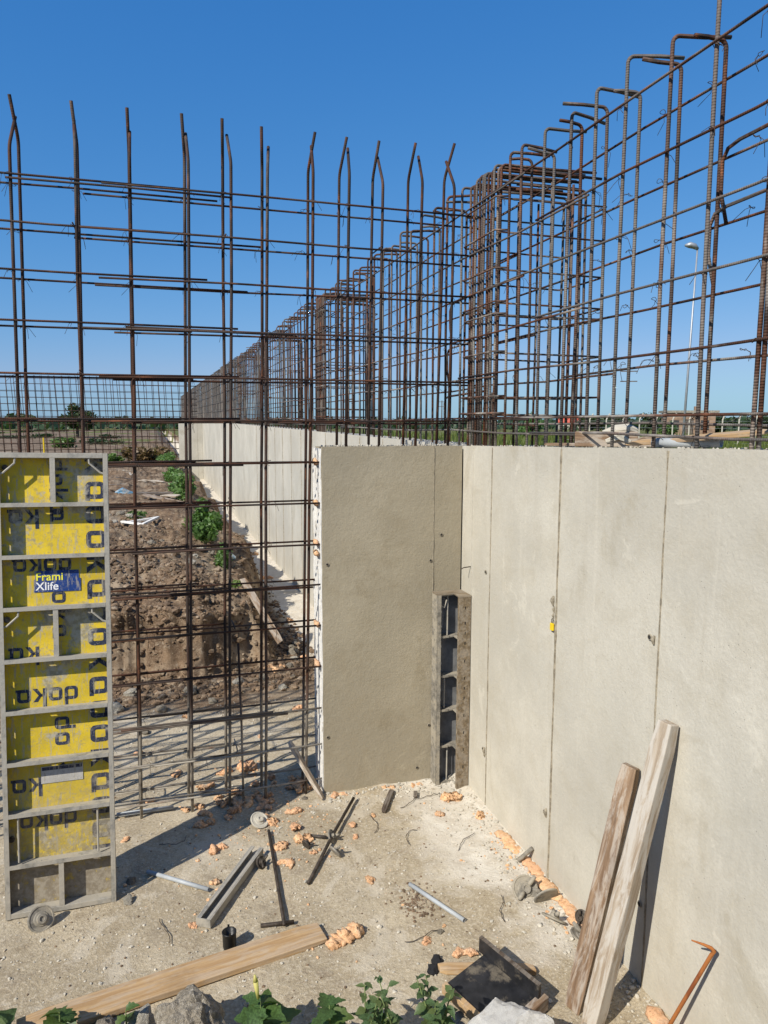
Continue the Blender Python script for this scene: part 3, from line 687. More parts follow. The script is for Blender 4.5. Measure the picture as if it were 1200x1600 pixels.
# ------------------------------------------------------------------ inside corner form
cf = thing('corner_formwork', 'narrow steel inside-corner form standing in the wall corner', 'formwork', (0, 0, 0))
CH = 1.545
M['form_side'] = wood('stained_form_edge', (.22, .165, .10), (.12, .09, .055), .25)
mb = MB(); M['form_back'] = plain('form_back_sheet', (.17, .17, .17), .6, .3, 12, .2)
mb.box(-.235, -.012, -.019, -.006, .01, CH); mb.build('skin_plate', M['form_back'], cf)
mb = MB(); mb.box(-.019, -.006, -.205, -.02, .01, CH); mb.build('skin_plate', M['form_back'], cf)
sl = [(z, .045, .012, .0055) for z in (.18, .32, .46, .60, .74, .82, .90, 1.04, 1.18, 1.26, 1.34, 1.46)]
slot_rail('edge_profile', CH, .10, .008, sl, M['steel_dust'], cf, (-.243, -.106, 0))
mb = MB(); mb.box(-.234, -.206, -.106, -.098, 0, CH); mb.build('edge_flange', M['steel_dust'], cf)
o = slot_rail('edge_profile', CH, .098, .008, sl, M['form_side'], cf, (-.004, -.214, 0)); o.rotation_euler = (0, 0, math.pi/2)
mb = MB(); mb.box(-.102, -.094, -.205, -.185, 0, CH); mb.build('edge_flange', M['form_side'], cf)
for i, z in enumerate((.0, .30, .60, .88, 1.20, CH-.012)):
    mb = MB(); mb.box(-.234, -.020, -.088, -.0195, z, z+.012) ; mb.build('cross_rib', M['steel_dust'], cf)
    mb = MB(); mb.box(-.09, -.0205, -.205, -.089, z+.001, z+.011); mb.build('cross_rib', M['steel_dust'], cf)
    if 0 < z < 1.5:
        mb = MB(); mb.box(-.20, -.13, -.092, -.088, z-.002, z+.016); mb.build('rib_lip', M['steel_dust'], cf)
mb = MB(); mb.box(-.243, -.004, -.214, -.003, CH+.001, CH+.010); 
top = MB(); top.box(-.243, -.004, -.105, -.003, CH+.001, CH+.012); top.box(-.102, -.004, -.214, -.106, CH+.001, CH+.012); top.build('top_plate', M['form_side'], cf)
for x, z0, z1 in ((-.14, 1.215, 1.53), (-.16, .62, .87), (-.13, .02, .29)): mb = MB(); mb.tube([(x, -.07, z0), (x+.004, -.065, z1)], .006, 8); mb.build('inner_rod', M['steel'], cf)
mb = MB(); mb.tube([(-.20, -.07, 1.46), (-.17, -.08, 1.44), (-.15, -.075, 1.50)], .006, 8); mb.build('inner_hook', M['steel'], cf)

# ------------------------------------------------------------------ timbers and boards
def beam(name, label, cat, p0, p1, wd, th, mat, roll=0., parent=None, group=None, bev=.004, warp=.0, seed=0):
    p0 = Vector(p0); p1 = Vector(p1); L = (p1-p0).length; mb = MB(); n = 12; rr = random.Random(seed)
    for i in range(n+1):
        x = L*i/n; wv = warp*math.sin(math.pi*i/n); k = 1+.02*rr.uniform(-1, 1); e = .006 if i in (0, n) else 0
        sh = rr.uniform(-1, 1)*.008 if i in (0, n) else 0
        for yy, zz in ((-wd/2+e, -th/2+e), (wd/2-e, -th/2+e), (wd/2-e, th/2-e), (-wd/2+e, th/2-e)): mb.v.append((x+sh*(1 if yy > 0 else -1), yy*k, zz+wv))
    for i in range(n):
        for j in range(4): a = i*4+j; b = i*4+(j+1) % 4; mb.f.append((a, b, b+4, a+4))
    mb.f.append((3, 2, 1, 0)); mb.f.append(tuple(4*n+j for j in range(4)))
    o = mb.build(name, M[mat], parent, bevel=bev)
    q = (p1-p0).to_track_quat('X', 'Z'); o.rotation_mode = 'QUATERNION'; from mathutils import Quaternion
    o.rotation_quaternion = q @ Quaternion((1, 0, 0), roll); o.location = p0
    if label: tag(o, label, cat, group)
    return o
beam('leaning_timber', 'long whitish weathered timber leaning on the long wall', 'timber', (-.385, -2.525, -.03), (-.055, -2.56, 1.50), .088, .075, 'wood_grey', .35, seed=1)
beam('leaning_timber', 'shorter brown weathered timber leaning on the wall, left of the whitish one', 'timber', (-.40, -2.405, .0), (-.055, -2.30, 1.165), .088, .075, 'wood_old', .3, seed=2)
beam('pine_plank', 'long light pine plank lying flat across the bottom left', 'plank', (-1.475, -1.525, .02), (-3.0, -1.79, .03), .165, .034, 'wood_new', .0, seed=3)
beam('batten', 'small pale batten under the black plywood trough', 'batten', (-.95, -1.98, .022), (-.47, -2.14, .022), .05, .04, 'wood_new', 0, seed=4)
beam('wood_offcut', 'short dark wood offcut lying near the foot of the stub wall', 'wood offcut', (-.60, -.10, .014), (-.76, -.39, .014), .04, .026, 'wood_dark', .1, seed=5)
beam('wood_offcut', 'tiny wood chip by the big foam lump at the corner form', 'wood offcut', (-.43, -.17, .012), (-.46, -.25, .012), .03, .02, 'wood_dark', 0, seed=6)
beam('leaning_board', 'weathered board leaning against the left end of the stub wall', 'board', (-1.15, -.075, .02), (-1.36, .16, .40), .05, .03, 'wood_grey', .3, seed=7)
beam('mound_plank', 'brown plank lying down the side of the earth mound', 'plank', (-1.30, 3.72, .95), (-.93, 3.2, .26), .085, .03, 'wood_old', .5, seed=8)
# black plywood trough
bx = thing('plywood_trough', 'black film-faced plywood trough with wooden rails, bottom right of centre', 'trough', (-.79, -2.265, .02), .37)
bx.rotation_euler = (R(5), R(-4), .40)
mb = MB(); mb.box(-.14, .15, -.17, .17, .05, .068); mb.build('base_board', M['film'], bx, bevel=.002)
mb = MB(); mb.box(.132, .152, -.19, .20, .0685, .155); s_ = mb.build('side_board', M['film'], bx, bevel=.002)
mb = MB(); mb.box(.131, .153, -.188, .20, .1555, .158); mb.build('ply_edge', M['wood_dark'], s_)
mb = MB(); mb.box(-.17, -.1405, -.19, .17, .03, .085); mb.build('side_rail', M['wood_new'], bx, bevel=.003)
mb = MB(); mb.box(-.135, .185, -.215, -.1705, .0, .08); mb.build('end_rail', M['wood_old'], bx, bevel=.003)
mb = MB(); mb.box(-.13, .13, -.165, .16, .0, .0495); mb.build('under_batten', M['wood_dark'], bx)
# things on top of the long wall
zt = wtop(-1.6)
def onwall(a, b, dz): return (a, b, wtop(b)+dz)
bk = thing('mortared_timber', 'timber block crusted with white mortar lying on top of the long wall', 'timber block', onwall(.16, -1.66, .003), -.62)
mb = MB(); mb.box(-.17, .17, -.05, .05, 0, .085); mb.build('block', M['wood_old'], bk, bevel=.004)
mb = MB(); mb.tube([(-.02, 0, .075), (.05, .012, .092), (.12, -.01, .095), (.165, 0, .088)], [.018, .028, .03, .015], 14, jit=.7, seed=4); mb.build('mortar_crust', M['wall'], bk)
mb = MB(); mb.tube([(.0, -.045, .03), (.07, -.048, .06), (.13, -.046, .03)], [.012, .024, .012], 10, jit=.6, seed=9); mb.build('mortar_crust', M['wall'], bk)
beam('wall_top_board', 'long thin pale board lying on the long wall top at right', 'board', onwall(.10, -1.95, .022), onwall(.27, -2.72, .075), .07, .022, 'wood_new', .2, seed=9)
beam('wall_top_board', 'brown board behind the mortared timber on the long wall top', 'board', onwall(.24, -1.85, .03), onwall(.27, -2.35, .03), .04, .055, 'wood_old', 0, seed=10)
beam('wall_top_board', 'flat board strip on the wall top left of the mortared timber', 'board', onwall(.16, -1.0, .013), onwall(.17, -1.52, .013), .06, .02, 'wood_old', 0, seed=11)
def pipe(label, p0, p1, r=.013, mat='conduit', inner=.8, name='conduit_pipe', cat='pipe', bend=0.):
    p0 = Vector(p0); p1 = Vector(p1); d = (p1-p0); L = d.length; mb = MB(); n = 14
    pr = [(r*inner, .012), (r*inner, 0), (r, 0), (r, L*.5), (r, L), (r*inner, L), (r*inner, L-.012)]
    mb.lathe(pr, n); o = mb.build(name, M[mat], None, False)
    bm = bmesh.new(); bm.from_mesh(o.data); bm.free()
    for i, pl_ in enumerate(o.data.polygons): pl_.use_smooth = len(pl_.vertices) == 4
    o.rotation_mode = 'QUATERNION'; o.rotation_quaternion = d.to_track_quat('Z', 'Y'); o.location = p0; return tag(o, label, cat)
def capdark(o): return o
pipe('grey plastic conduit pipe lying right of the yellow panel shadow', (-2.42, -.65, .02), (-2.06, -.95, .02))
pipe('grey plastic conduit pipe alone on the floor near bottom centre', (-.86, -1.26, .018), (-.67, -1.67, .018))
pipe('grey conduit pipe lying under the foot of the left cage', (-2.64, .12, .025), (-2.24, .12, .022), .016)
pipe('short grey pipe on the long wall top under the pale board', onwall(.10, -2.15, .026), onwall(.25, -2.45, .026), .024)
# steel channel
ch = thing('steel_channel', 'grey steel channel profile lying on the floor left of centre', 'steel channel', (-2.11, -1.26, .004), math.atan2(.63, .39))
for y0, y1, z0, z1, nm in ((-.045, .045, 0, .006, 'web'), (-.045, -.037, .0065, .05, 'flange'), (.037, .045, .0065, .05, 'flange'), (-.036, -.018, .044, .05, 'lip'), (.018, .036, .044, .05, 'lip')):
    mb = MB(); mb.box(0, .74, y0, y1, z0, z1); mb.build(nm, M['steel'], ch, bevel=.001)
mb = MB(); mb.box(-.006, -.0005, -.045, .045, 0, .05); mb.build('end_plate', M['steel'], ch)
M['rod_dark'] = plain('dark_brown_rod_steel', (.055, .042, .032), .65, .5, 25, .5, .2, .1)
def rod(name, label, pts, r, mat, cat='rod', n=8):
    mb = MB(); c = Vector(pts[0]); mb.tube([Vector(p)-c for p in pts], r, n); return tag(mb.build(name, M[mat], None, True, tuple(c)), label, cat)
rod('steel_rod', 'straight dark steel rod lying lengthwise with a short rod across its end', [(-1.61, -.40, .02), (-1.64, -.9, .018), (-1.67, -1.40, .016)], .010, 'rod_dark')
rod('threaded_rod', 'short threaded rod across the end of the straight steel rod', [(-1.80, -1.36, .012), (-1.61, -1.385, .012)], .0115, 'rod_dark')
rod('form_tie_rod', 'dark tie rod lying diagonally with clamp nuts on it', [(-.93, -.17, .035), (-1.2, -.62, .04), (-1.46, -1.06, .014)], .012, 'rod_dark')
rod('hooked_rod', 'orange rusty hooked rod leaning on the long wall at bottom right', [(-.155, -2.665, -.12), (-.10, -2.79, .25), (-.05, -2.905, .585), (-.046, -2.915, .607), (-.06, -2.91, .622), (-.085, -2.895, .632), (-.13, -2.87, .645)], [.009, .009, .009, .009, .008, .006, .003], 'orange_paint')
rod('small_rod', 'small steel peg lying beside the clamp nuts on the tie rod', [(-1.34, -.55, .018), (-1.24, -.60, .018)], .012, 'steel_dark')
rod('wall_nail', 'bent wire nail sticking out of the wall corner above the corner form', [(.01, -.18, 1.775), (-.06, -.19, 1.772), (-.085, -.20, 1.765)], .004, 'wire')
rod('steel_peg', 'short steel peg leaning on the foot of the long wall among foam', [(-.10, -1.24, .02), (-.012, -1.27, .11)], .014, 'steel_dust')
# black can
cn = thing('black_cup', 'small black plastic cup standing beside the pine plank', 'cup', (-1.985, -1.47, .002))
mb = MB(); mb.lathe([(.034, 0), (.036, .005), (.038, .085), (.040, .088), (.040, .094), (.034, .094), (.033, .03), (.010, .028)], 24); mb.build('body', M['black'], cn, True)
for s in (-1, 1): mb = MB(); mb.box(-.006, .006, s*.038-.002, s*.038+.002, .092, .108); mb.build('lug', M['black'], cn)
# wing nuts / anchor plates
def wing(label, loc, rot, s=1., mat='steel_dust', wings=True):
    t = thing('wing_nut_plate', label, 'wing nut', loc); t.rotation_euler = rot
    mb = MB(); mb.lathe([(.058*s, 0), (.063*s, .003), (.063*s, .011), (.056*s, .013), (.052*s, .009), (.036*s, .009), (.033*s, .014), (.024*s, .015), (.022*s, .030), (.012*s, .031), (.011*s, .024)], 28); mb.build('plate', M[mat], t, False)
    if wings:
        for q in (0, math.pi):
            mb = MB(); mb.tube([(.022*s, 0, .028), (.045*s, .003, .036), (.068*s, .004, .046)], [.010*s, .012*s, .007*s], 8, jit=.2); o = mb.build('wing', M[mat], t, True); o.rotation_euler = (0, 0, q)
    return t
wing('mortar-covered round nut plate beside the foot of the yellow panel', (-3.00, -.985, .05), (R(60), R(14), .3), 1.15, 'steel_dust', False)
wing('pale round plate among the foam lumps left of the straight rod', (-1.66, -.28, .035), (R(30), R(8), .3), 1.05, 'wall', False)
wing('wing nut plate, farthest of the row along the long wall foot', (-.21, -1.54, .035), (R(40), R(-25), .4), 1.3)
wing('wing nut plate standing tilted, second of the row along the wall foot', (-.13, -1.66, .045), (R(-60), R(20), .2), 1.25)
wing('wing nut plate lying third in the row along the wall foot', (-.18, -1.83, .03), (R(20), R(30), 1.2), 1.15)
wing('wing nut plate nearest the leaning timbers at the wall foot', (-.11, -2.02, .03), (R(18), R(-20), 2.2), 1.2)
wing('dark wing nut upright against the wall beside the brown timber', (-.035, -1.90, .06), (R(5), R(-75), .3), .7, 'steel_dark')
wing('clamp nut on the diagonal tie rod, farther one', (-1.215, -.63, .035), (R(60), R(30), .8), .75)
wing('clamp nut on the diagonal tie rod, nearer one', (-1.235, -.82, .035), (R(45), R(40), 1.4), .75)
wing('dark steel clamp lying beside the end of the steel channel', (-1.72, -.78, .03), (R(60), R(-20), 1.), .65, 'steel_dark')
wing('small steel clamp among the foam right of the straight rod', (-1.40, -.66, .02), (R(75), R(10), 2.), .6, 'steel_dark')
pd = thing('padlock', 'small yellow padlock-like tag hanging on the long wall joint', 'tag', (-.012, -1.428, 1.665))
mb = MB(); mb.box(-.008, .006, -.016, .016, -.045, 0); mb.build('body', M['yellow_paint'], pd, bevel=.003)
mb = MB(); mb.tube([(0, -.008, 0), (0, -.009, .02), (0, 0, .03), (0, .009, .02), (0, .008, 0)], .0025, 6); mb.build('shackle', M['steel_dark'], pd, True)

# ------------------------------------------------------------------ foam lumps
def foam_mesh(seed, L=.09, r=.022, curl=0., lumps=3):
    rr = random.Random(seed); n = 30; pts = []; rad = []
    for i in range(n+1):
        t = i/n; a = curl*(t-.5)
        x = L*(t-.5) if abs(curl) < .1 else L/curl*math.sin(a)
        y = (0 if abs(curl) < .1 else L/curl*(1-math.cos(a)))+.08*r*rr.uniform(-1, 1)+.35*r*math.sin(t*5+seed)
        e = math.sqrt(max(0.02, 1-(2*t-1)**4)); pts.append((x, y, r*.6+.06*r*rr.uniform(-1, 1))); rad.append(r*e*(.90+.14*math.sin(t*lumps*4.1+seed)+.05*rr.uniform(-1, 1)))
    mb = MB(); mb.tube(pts, rad, 20, jit=.55, seed=seed)
    mb.v = [tuple(Vector(v)+(.75*r*abs(mn.noise(Vector(v)*38+Vector((seed, 0, 0))))+.45*r*abs(mn.noise(Vector(v)*90+Vector((0, seed, 0))))+.2*r*mn.noise(Vector(v)*190)-.2*r)*Vector((v[0]*.2, v[1]-.0, v[2]-r*.6)).normalized()) for v in mb.v]
    return mb.mesh('foam', M['foam'], True)
FM = [foam_mesh(1, .07, .026, 0, 1), foam_mesh(2, .12, .024, .8, 2), foam_mesh(3, .16, .021, 2.2, 3), foam_mesh(4, .06, .03, 0, 1), foam_mesh(5, .14, .023, -.6, 3), foam_mesh(6, .09, .032, 1.2, 2), foam_mesh(7, .20, .034, .4, 4), foam_mesh(8, .05, .02, 0, 1)]
def foam(label, a, b, k, rz=None, s=1., z=0., group=None, sy=1., sx=1.):
    o = obj('foam_lump', FM[k], None, (a, b, gz(a, b)+z-.004), (random.uniform(-.25, .25), random.uniform(-.2, .2), random.uniform(0, 6.3) if rz is None else rz), (s*sx, s*sy*random.uniform(.9, 1.25), s*random.uniform(.55, .85)))
    return tag(o, label, 'foam', group)
foam('large lumpy orange foam piece at the right end of the pine plank', -1.36, -1.60, 6, .65, 1.15)
foam('flat orange foam strip lying left of the steel channel top', -1.97, -.50, 4, .45, 1.1, sy=1.1)
foam('single orange foam strip in the sun in front of the leaning board', -1.39, -.18, 1, .1, 1.05)
foam('orange foam lump beside the pale round plate', -1.57, -.27, 0, 1.0, 1.2); foam('orange foam lump resting behind the pale round plate', -1.61, -.20, 3, .2, .95)
foam('knobbly orange foam lump standing between rod and tie rod', -1.43, -.42, 3, None, 1.0, .02); foam('biggest orange foam lump between straight rod and tie rod', -1.40, -.58, 5, .2, 1.25)
foam('orange foam lump touching the straight rod', -1.56, -.60, 0, 1.2, 1.25); foam('curled orange foam piece on the straight rod', -1.545, -.79, 2, 2.3, .9); foam('small orange foam lump by the nearer clamp nut', -1.36, -.73, 7, None, .9)
foam('small orange foam lump beside the steel channel', -2.02, -.87, 7, None, 1.); foam('small orange foam lump at the near end of the steel channel', -2.17, -1.235, 7, None, .9)
foam('orange foam lump beside the far end of the tie rod', -1.02, -.48, 3, None, .8); foam('small orange foam bit below the lump at the tie rod end', -1.04, -.63, 7, 1.5, .9); foam('lone orange foam lump right of the tie rod near end', -1.08, -1.13, 3, None, .75); foam('tiny orange foam bit left of the dark offcut', -.84, -.40, 7, None, .7)
shade = []; rs = random.Random(21)
while len(shade) < 24:      # a loose heap, pieces lying beside each other
    a = rs.gauss(-1.75, .17); b = .11-.35*(a+1.75)*-1.0*.6+rs.gauss(0, .13)
    if -2.1 < a < -1.46 and -.12 < b < .42 and all(math.hypot(a-q[0], b-q[1]) > .058 for q in shade): shade.append((a, b, rs.choice((0, 1, 2, 3, 4, 5, 7)), rs.uniform(.75, 1.1)))
for a, b, k, s in shade: foam('orange foam piece in the shaded heap under the left cage', a, b, k, None, s, random.choice((0, .004, .01)), 'foam heap under the left cage')
foam('right one of two foam lumps in the panel shadow, left of the heap', -2.00, -.14, 3, None, 1.); foam('left one of two foam lumps in the panel shadow, left of the heap', -2.06, -.16, 3, 2., 1.); foam('foam lump just behind the shaded heap near the stub wall', -1.48, .40, 7, None, 1.)
for a, b, k, s in ((-2.20, .69, 3, 1.2), (-2.02, .39, 3, 1.), (-1.86, .57, 0, 1.), (-1.81, .58, 0, 1.1), (-1.64, .60, 5, 1.5), (-2.41, .28, 3, .9), (-2.16, .08, 0, .9), (-2.51, 1.17, 3, .9), (-2.07, 1.88, 3, 1.1), (-1.00, 1.73, 0, 1.3), (-2.57, -.20, 7, 1.), (-2.75, .8, 3, 1.), (-1.45, 1.2, 7, 1.)): foam('scattered orange foam lump on the floor behind the left cage', a, b, k, None, s, 0, 'foam scattered behind the cage')
for a, b, k, s in ((-1.07, 2.98, 4, 1.6), (-.95, 3.02, 0, 1.5), (-.52, 4.98, 0, 1.7), (-.62, 3.3, 3, 1.3), (-.4, 8, 4, 1.8), (-.35, 10.5, 4, 2.)): foam('orange foam lump in the trench beyond the left cage', a, b, k, None, s, 0, 'foam in the trench')
for a, b, k, s in ((-1.28, .19, 5, 1.), (-1.33, .28, 0, 1.), (-1.22, .12, 3, .9), (-1.30, .10, 1, .9), (-1.24, .25, 2, .9), (-1.36, .17, 3, .8)): foam('orange foam lump heaped at the left end of the stub wall', a, b, k, None, s, random.choice((0, .02)), 'foam heap at the stub wall end')
foam('flat foam strip along the stub wall foot at its left end', -1.01, -.045, 4, .0, 1.1, -.012); foam('foam strip along the stub wall foot behind the dark offcut', -.58, -.05, 6, .05, .9, -.02); foam('foam strip along the stub wall foot close to the corner form', -.38, -.05, 4, .0, .9, -.012)
foam('large orange foam lump in front of the corner form', -.20, -.35, 5, .3, 1.5); foam('small foam lump in front of the corner form foot', -.37, -.53, 0, .2, .9); foam('foam lump near the foot of the long wall beyond the strip', -.10, -.64, 0, 1.6, 1.1)
foam('small foam lump just right of the grey conduit near bottom centre', -.93, -1.74, 0, None, .8); foam('foam roll behind the black plywood trough', -.77, -1.91, 4, -.35, 1.0, .01); foam('thin foam sliver near the leaning timbers', -.17, -2.12, 7, .4, .9)
foam('tiny foam scrap left of the tie rod peg', -.79, -1.66, 7, None, .5)
for i, (b0, b1) in enumerate(((-.86, -1.16), (-1.20, -1.42), (-1.42, -1.68), (-1.66, -1.98), (-2.52, -2.95))):
    mb = MB(); n = 12; pts = []; rad = []
    for k in range(n+1):
        t = k/n; pts.append((random.uniform(-.008, .008)+(.015 if i % 2 else 0), (b1-b0)*(t-.5), .0)); rad.append(.030*math.sqrt(max(.03, 1-(2*t-1)**6))*random.uniform(.85, 1.1))
    mb.tube(pts, rad, 14, jit=.65, seed=30+i); o = mb.build('foam_strip', M['foam'], None, True, (-.055, (b0+b1)/2, gz(-.05, (b0+b1)/2)+.005)); o.scale = (1.5, 1, .5)
    tag(o, ('farthest orange foam strip along the long wall foot', 'foam strip beside the steel peg at the long wall foot', 'foam strip behind the first wing nuts at the long wall foot', 'foam strip running to the brown timber along the wall foot', 'foam strip in shadow behind the leaning timbers')[i], 'foam')

# ------------------------------------------------------------------ stones and clods
def rock_mesh(seed, mat, sub=3, amp=.3):
    bm = bmesh.new(); bmesh.ops.create_icosphere(bm, subdivisions=sub, radius=1)
    for v in bm.verts:
        d = v.co.normalized(); k = 1+amp*mn.noise(d*1.3+Vector((seed*5.3, 0, 0)))+amp*.5*mn.noise(d*3.1+Vector((0, seed*2.7, 0)))
        c = mn.cell_vector(d*1.5+Vector((seed, seed*3, 0))); k -= amp*.35*c.x; v.co = d*k+.12*amp*Vector([mn.noise(d*9+Vector((seed, i*7, 0))) for i in range(3)])
    me = bpy.data.meshes.new('stone'); bm.to_mesh(me); bm.free(); me.materials.append(M[mat]); return me
RM = [rock_mesh(i, 'stone', 3, .35) for i in range(4)]; RP = [rock_mesh(9+i, 'stone_pale', 3, .35) for i in range(3)]; RC = [rock_mesh(20+i, 'clod', 2, .5) for i in range(4)]
def stone(label, a, b, r, me, z=None, group=None, sc=(1, 1, .75), rz=None, name='stone', cat='stone'):
    o = obj(name, me, None, (a, b, (gz(a, b) if z is None else z)+r*sc[2]*.35), (random.uniform(-.4, .4), random.uniform(-.4, .4), random.uniform(0, 6.3) if rz is None else rz), tuple(r*q for q in sc))
    return tag(o, label, cat, group)
bigr = rock_mesh(41, 'stone', 4, .35); whb = None
def broken_block(mat):
    bm = bmesh.new(); bmesh.ops.create_cube(bm, size=1.5); bmesh.ops.subdivide_edges(bm, edges=bm.edges[:], cuts=11, use_grid_fill=True)
    for pn, d in (((.7, .2, .75), .72), ((-.75, .1, .65), .78), ((.1, -.7, .8), .86), ((-.3, .8, .6), .80)):
        n_ = Vector(pn).normalized()
        for v in bm.verts:
            e = v.co.dot(n_)-d
            if e > 0: v.co -= n_*e*(1+.15*mn.noise(v.co*4))
    for v in bm.verts:
        c_ = v.co.copy(); v.co += c_.normalized()*(.05*mn.noise(c_*3.5)+.035*mn.noise(c_*9)+.02*mn.noise(c_*22))
    me = bpy.data.meshes.new('block'); bm.to_mesh(me); bm.free(); me.materials.append(M[mat]); return me
whb = broken_block('white')
stone('large brown pointed rock at the bottom edge over the pine plank', -2.22, -2.13, .17, bigr, .07, None, (.8, .9, 1.0), .4)
stone('pale jagged stone left of the large brown rock at the bottom edge', -2.44, -1.99, .085, RP[0], .06, None, (1.1, .8, .8))
stone('rough brown stone at the bottom left edge under the weed leaves', -2.60, -1.93, .08, RM[1], .03, None, (1.4, .8, .7))
o = stone('white broken lightweight block at the bottom edge below the trough', -.885, -2.60, .20, whb, .09, None, (1.25, .85, .75), .3, 'white_block', 'block')
stone('dark charred lump left of the black plywood trough', -.93, -1.905, .035, rock_mesh(61, 'coal', 2, .5)); stone('second charred lump, lower left of the first', -.98, -1.97, .034, rock_mesh(62, 'coal', 2, .5))
stone('small round stone near the grey conduit end', -.83, -1.70, .018, RM[2]); stone('small stone right of the yellow panel foot', -2.53, -.90, .035, RP[1]); stone('stone in the panel shadow right of the panel', -2.52, -.70, .03, RM[0])
stone('dark small stone above the pebble in the sunny corner floor', -1.28, -.02, .02, RM[3]); stone('bright pebble near the leaning timbers foot', -.53, -2.37, .016, RP[2])
for i, (a, b, r) in enumerate(((-2.95, 1.9, .08), (-2.75, 2.2, .09), (-2.3, 2.1, .06), (-2.0, 2.5, .08), (-1.8, 2.2, .05), (-1.5, 2.6, .07), (-1.2, 2.7, .06), (-1.05, 2.35, .05), (-.75, 3.25, .06), (-.72, 3.55, .07), (-.85, 3.05, .05), (-2.6, 2.6, .07), (-.62, 3.9, .05), (-2.45, 1.6, .04), (-1.7, 1.6, .035), (-3.1, 2.4, .08), (-.7, 3.75, .05))): stone('rubble stone lying at the foot of the earth mound', a, b, r, random.choice(RM+RP), None, 'rubble at the mound foot')
for i in range(24):
    a = random.uniform(-3.6, -1.5); b = random.uniform(4.0, 11); stone('loose stone on top of the earth mound', a, b, random.uniform(.03, .08), random.choice(RM+RP+RP), None, 'stones on the mound')
# countless clods and pebbles
def scatter(name, label, n, fn, protos, kind='stuff'):
    V = []; Fv = []
    for i in range(n):
        a, b, r = fn(); me = random.choice(protos); rot = Matrix.Rotation(random.uniform(0, 6.3), 3, 'Z') @ Matrix.Rotation(random.uniform(-1, 1), 3, 'X'); z = gz(a, b)+r*.25; k = len(V); c = Vector((a, b-over(a, b, z), z)); s = Vector((random.uniform(.7, 1.3), random.uniform(.7, 1.3), .7))
        for v in me.vertices: p = rot @ v.co; V.append((c.x+p.x*r*s.x, c.y+p.y*r*s.y, c.z+p.z*r*s.z))
        for p in me.polygons: Fv.append(tuple(k+q for q in p.vertices))
    return V, Fv
def stuff(name, label, cat, n, fn, protos, mat):
    V, Fv = scatter(name, label, n, fn, protos); me = bpy.data.meshes.new(name); me.from_pydata(V, [], Fv); me.update(); me.materials.append(M[mat]); o = obj(name, me); tag(o, label, cat, None, 'stuff')
P1 = [rock_mesh(70+i, 'stone', 1, .5) for i in range(5)]
def f_mound():
    while True:
        a = random.uniform(-4.2, -.45); b = random.uniform(2.0, 9)**1.0
        if random.random() < .5: b = random.uniform(1.9, 4.6)
        if height(a, b) > .12 or b > 2.3: return a, b, random.choice((.004, .005, .006, .008, .010, .013, .018, .026, .045))*random.uniform(.6, 1.3)
stuff('earth_clods', 'loose earth clods and rubble covering the mound and its foot', 'clods', 12000, f_mound, P1, 'clod')
def f_floor():
    while True:
        a = random.uniform(-3.9, -.02); b = random.uniform(-2.6, 2.2)
        if b < near_foot(a)-.3: continue
        return a, b, random.choice((.002, .003, .003, .004, .006, .009))*random.uniform(.6, 1.3)
stuff('floor_pebbles', 'small pebbles and mortar crumbs strewn over the sandy floor', 'pebbles', 6500, f_floor, P1, 'stone_pale')
def f_dark():
    if random.random() < .35: return random.gauss(-.86, .06), random.gauss(-1.42, .08), random.uniform(.004, .012)
    return random.uniform(-3.2, -.1), random.uniform(-2.0, -.1), random.uniform(.003, .009)
stuff('dark_crumbs', 'dark crumbs and stone chips on the floor around the conduit', 'crumbs', 420, f_dark, P1, 'clod')
def f_bank():
    while True:
        a = random.uniform(-4, -.1); b = random.uniform(-4.0, -1.6)
        if b < near_foot(a)+.05: return a, b, random.choice((.006, .01, .016, .03))*random.uniform(.6, 1.3)
stuff('bank_rubble', 'rubble on the near earth bank at the bottom edge', 'rubble', 1500, f_bank, P1, 'stone')
def f_foamc():
    while True:
        if random.random() < .5: a, b = random.gauss(-1.55, .28), random.gauss(-.25, .4)
        elif random.random() < .5: a, b = random.uniform(-.2, -.02), random.uniform(-2.2, -.6)
        else: a, b = random.uniform(-2.8, -.1), random.uniform(-1.9, 1.2)
        if b < near_foot(a) or (b > -.01 and a > -1.13) or a > -.01: continue
        return a, b, random.choice((.003, .004, .006, .009, .012))*random.uniform(.6, 1.3)
stuff('foam_crumbs', 'tiny orange foam crumbs scattered over the floor', 'crumbs', 420, f_foamc, P1, 'foam')
def f_chips():
    while True:
        if random.random() < .55: a, b = -abs(random.gauss(0, .16))-.01, random.uniform(-2.6, -.02)
        elif random.random() < .5: a, b = random.uniform(-1.1, -.05), -abs(random.gauss(0, .12))-.01
        else: a, b = random.uniform(-3.6, -.1), random.uniform(-2.4, 2.2)
        if b < near_foot(a)-.2 or (-.005 < b < .31 and a > -1.14): continue
        return a, b, random.choice((.003, .004, .005, .007, .010, .014))*random.uniform(.6, 1.3)
stuff('mortar_chips', 'grey mortar chips and rubble gathered along the wall feet', 'chips', 1300, f_chips, P1, 'stone_pale')
V, Fv = [], []
for i in range(900):      # crumbs left on the rough top of both walls
    if i % 3: a, b = random.uniform(.03, .28), random.uniform(-3.2, 2.5)
    else: a, b = random.uniform(-1.1, -.02), random.uniform(.03, .28)
    me_ = random.choice(P1); q_ = random.choice((.003, .004, .005, .008))*random.uniform(.6, 1.3); k = len(V); z = wtop(b)+q_*.2
    for v in me_.vertices: V.append((a+v.co.x*q_, b+v.co.y*q_*1.3, z+v.co.z*q_*.8))
    for p_ in me_.polygons: Fv.append(tuple(k+j for j in p_.vertices))
me_ = bpy.data.meshes.new('wall_top_crumbs'); me_.from_pydata(V, [], Fv); me_.materials.append(M['stone_pale']); tag(obj('wall_top_crumbs', me_), 'whitish mortar crumbs along the rough wall tops', 'crumbs', None, 'stuff')
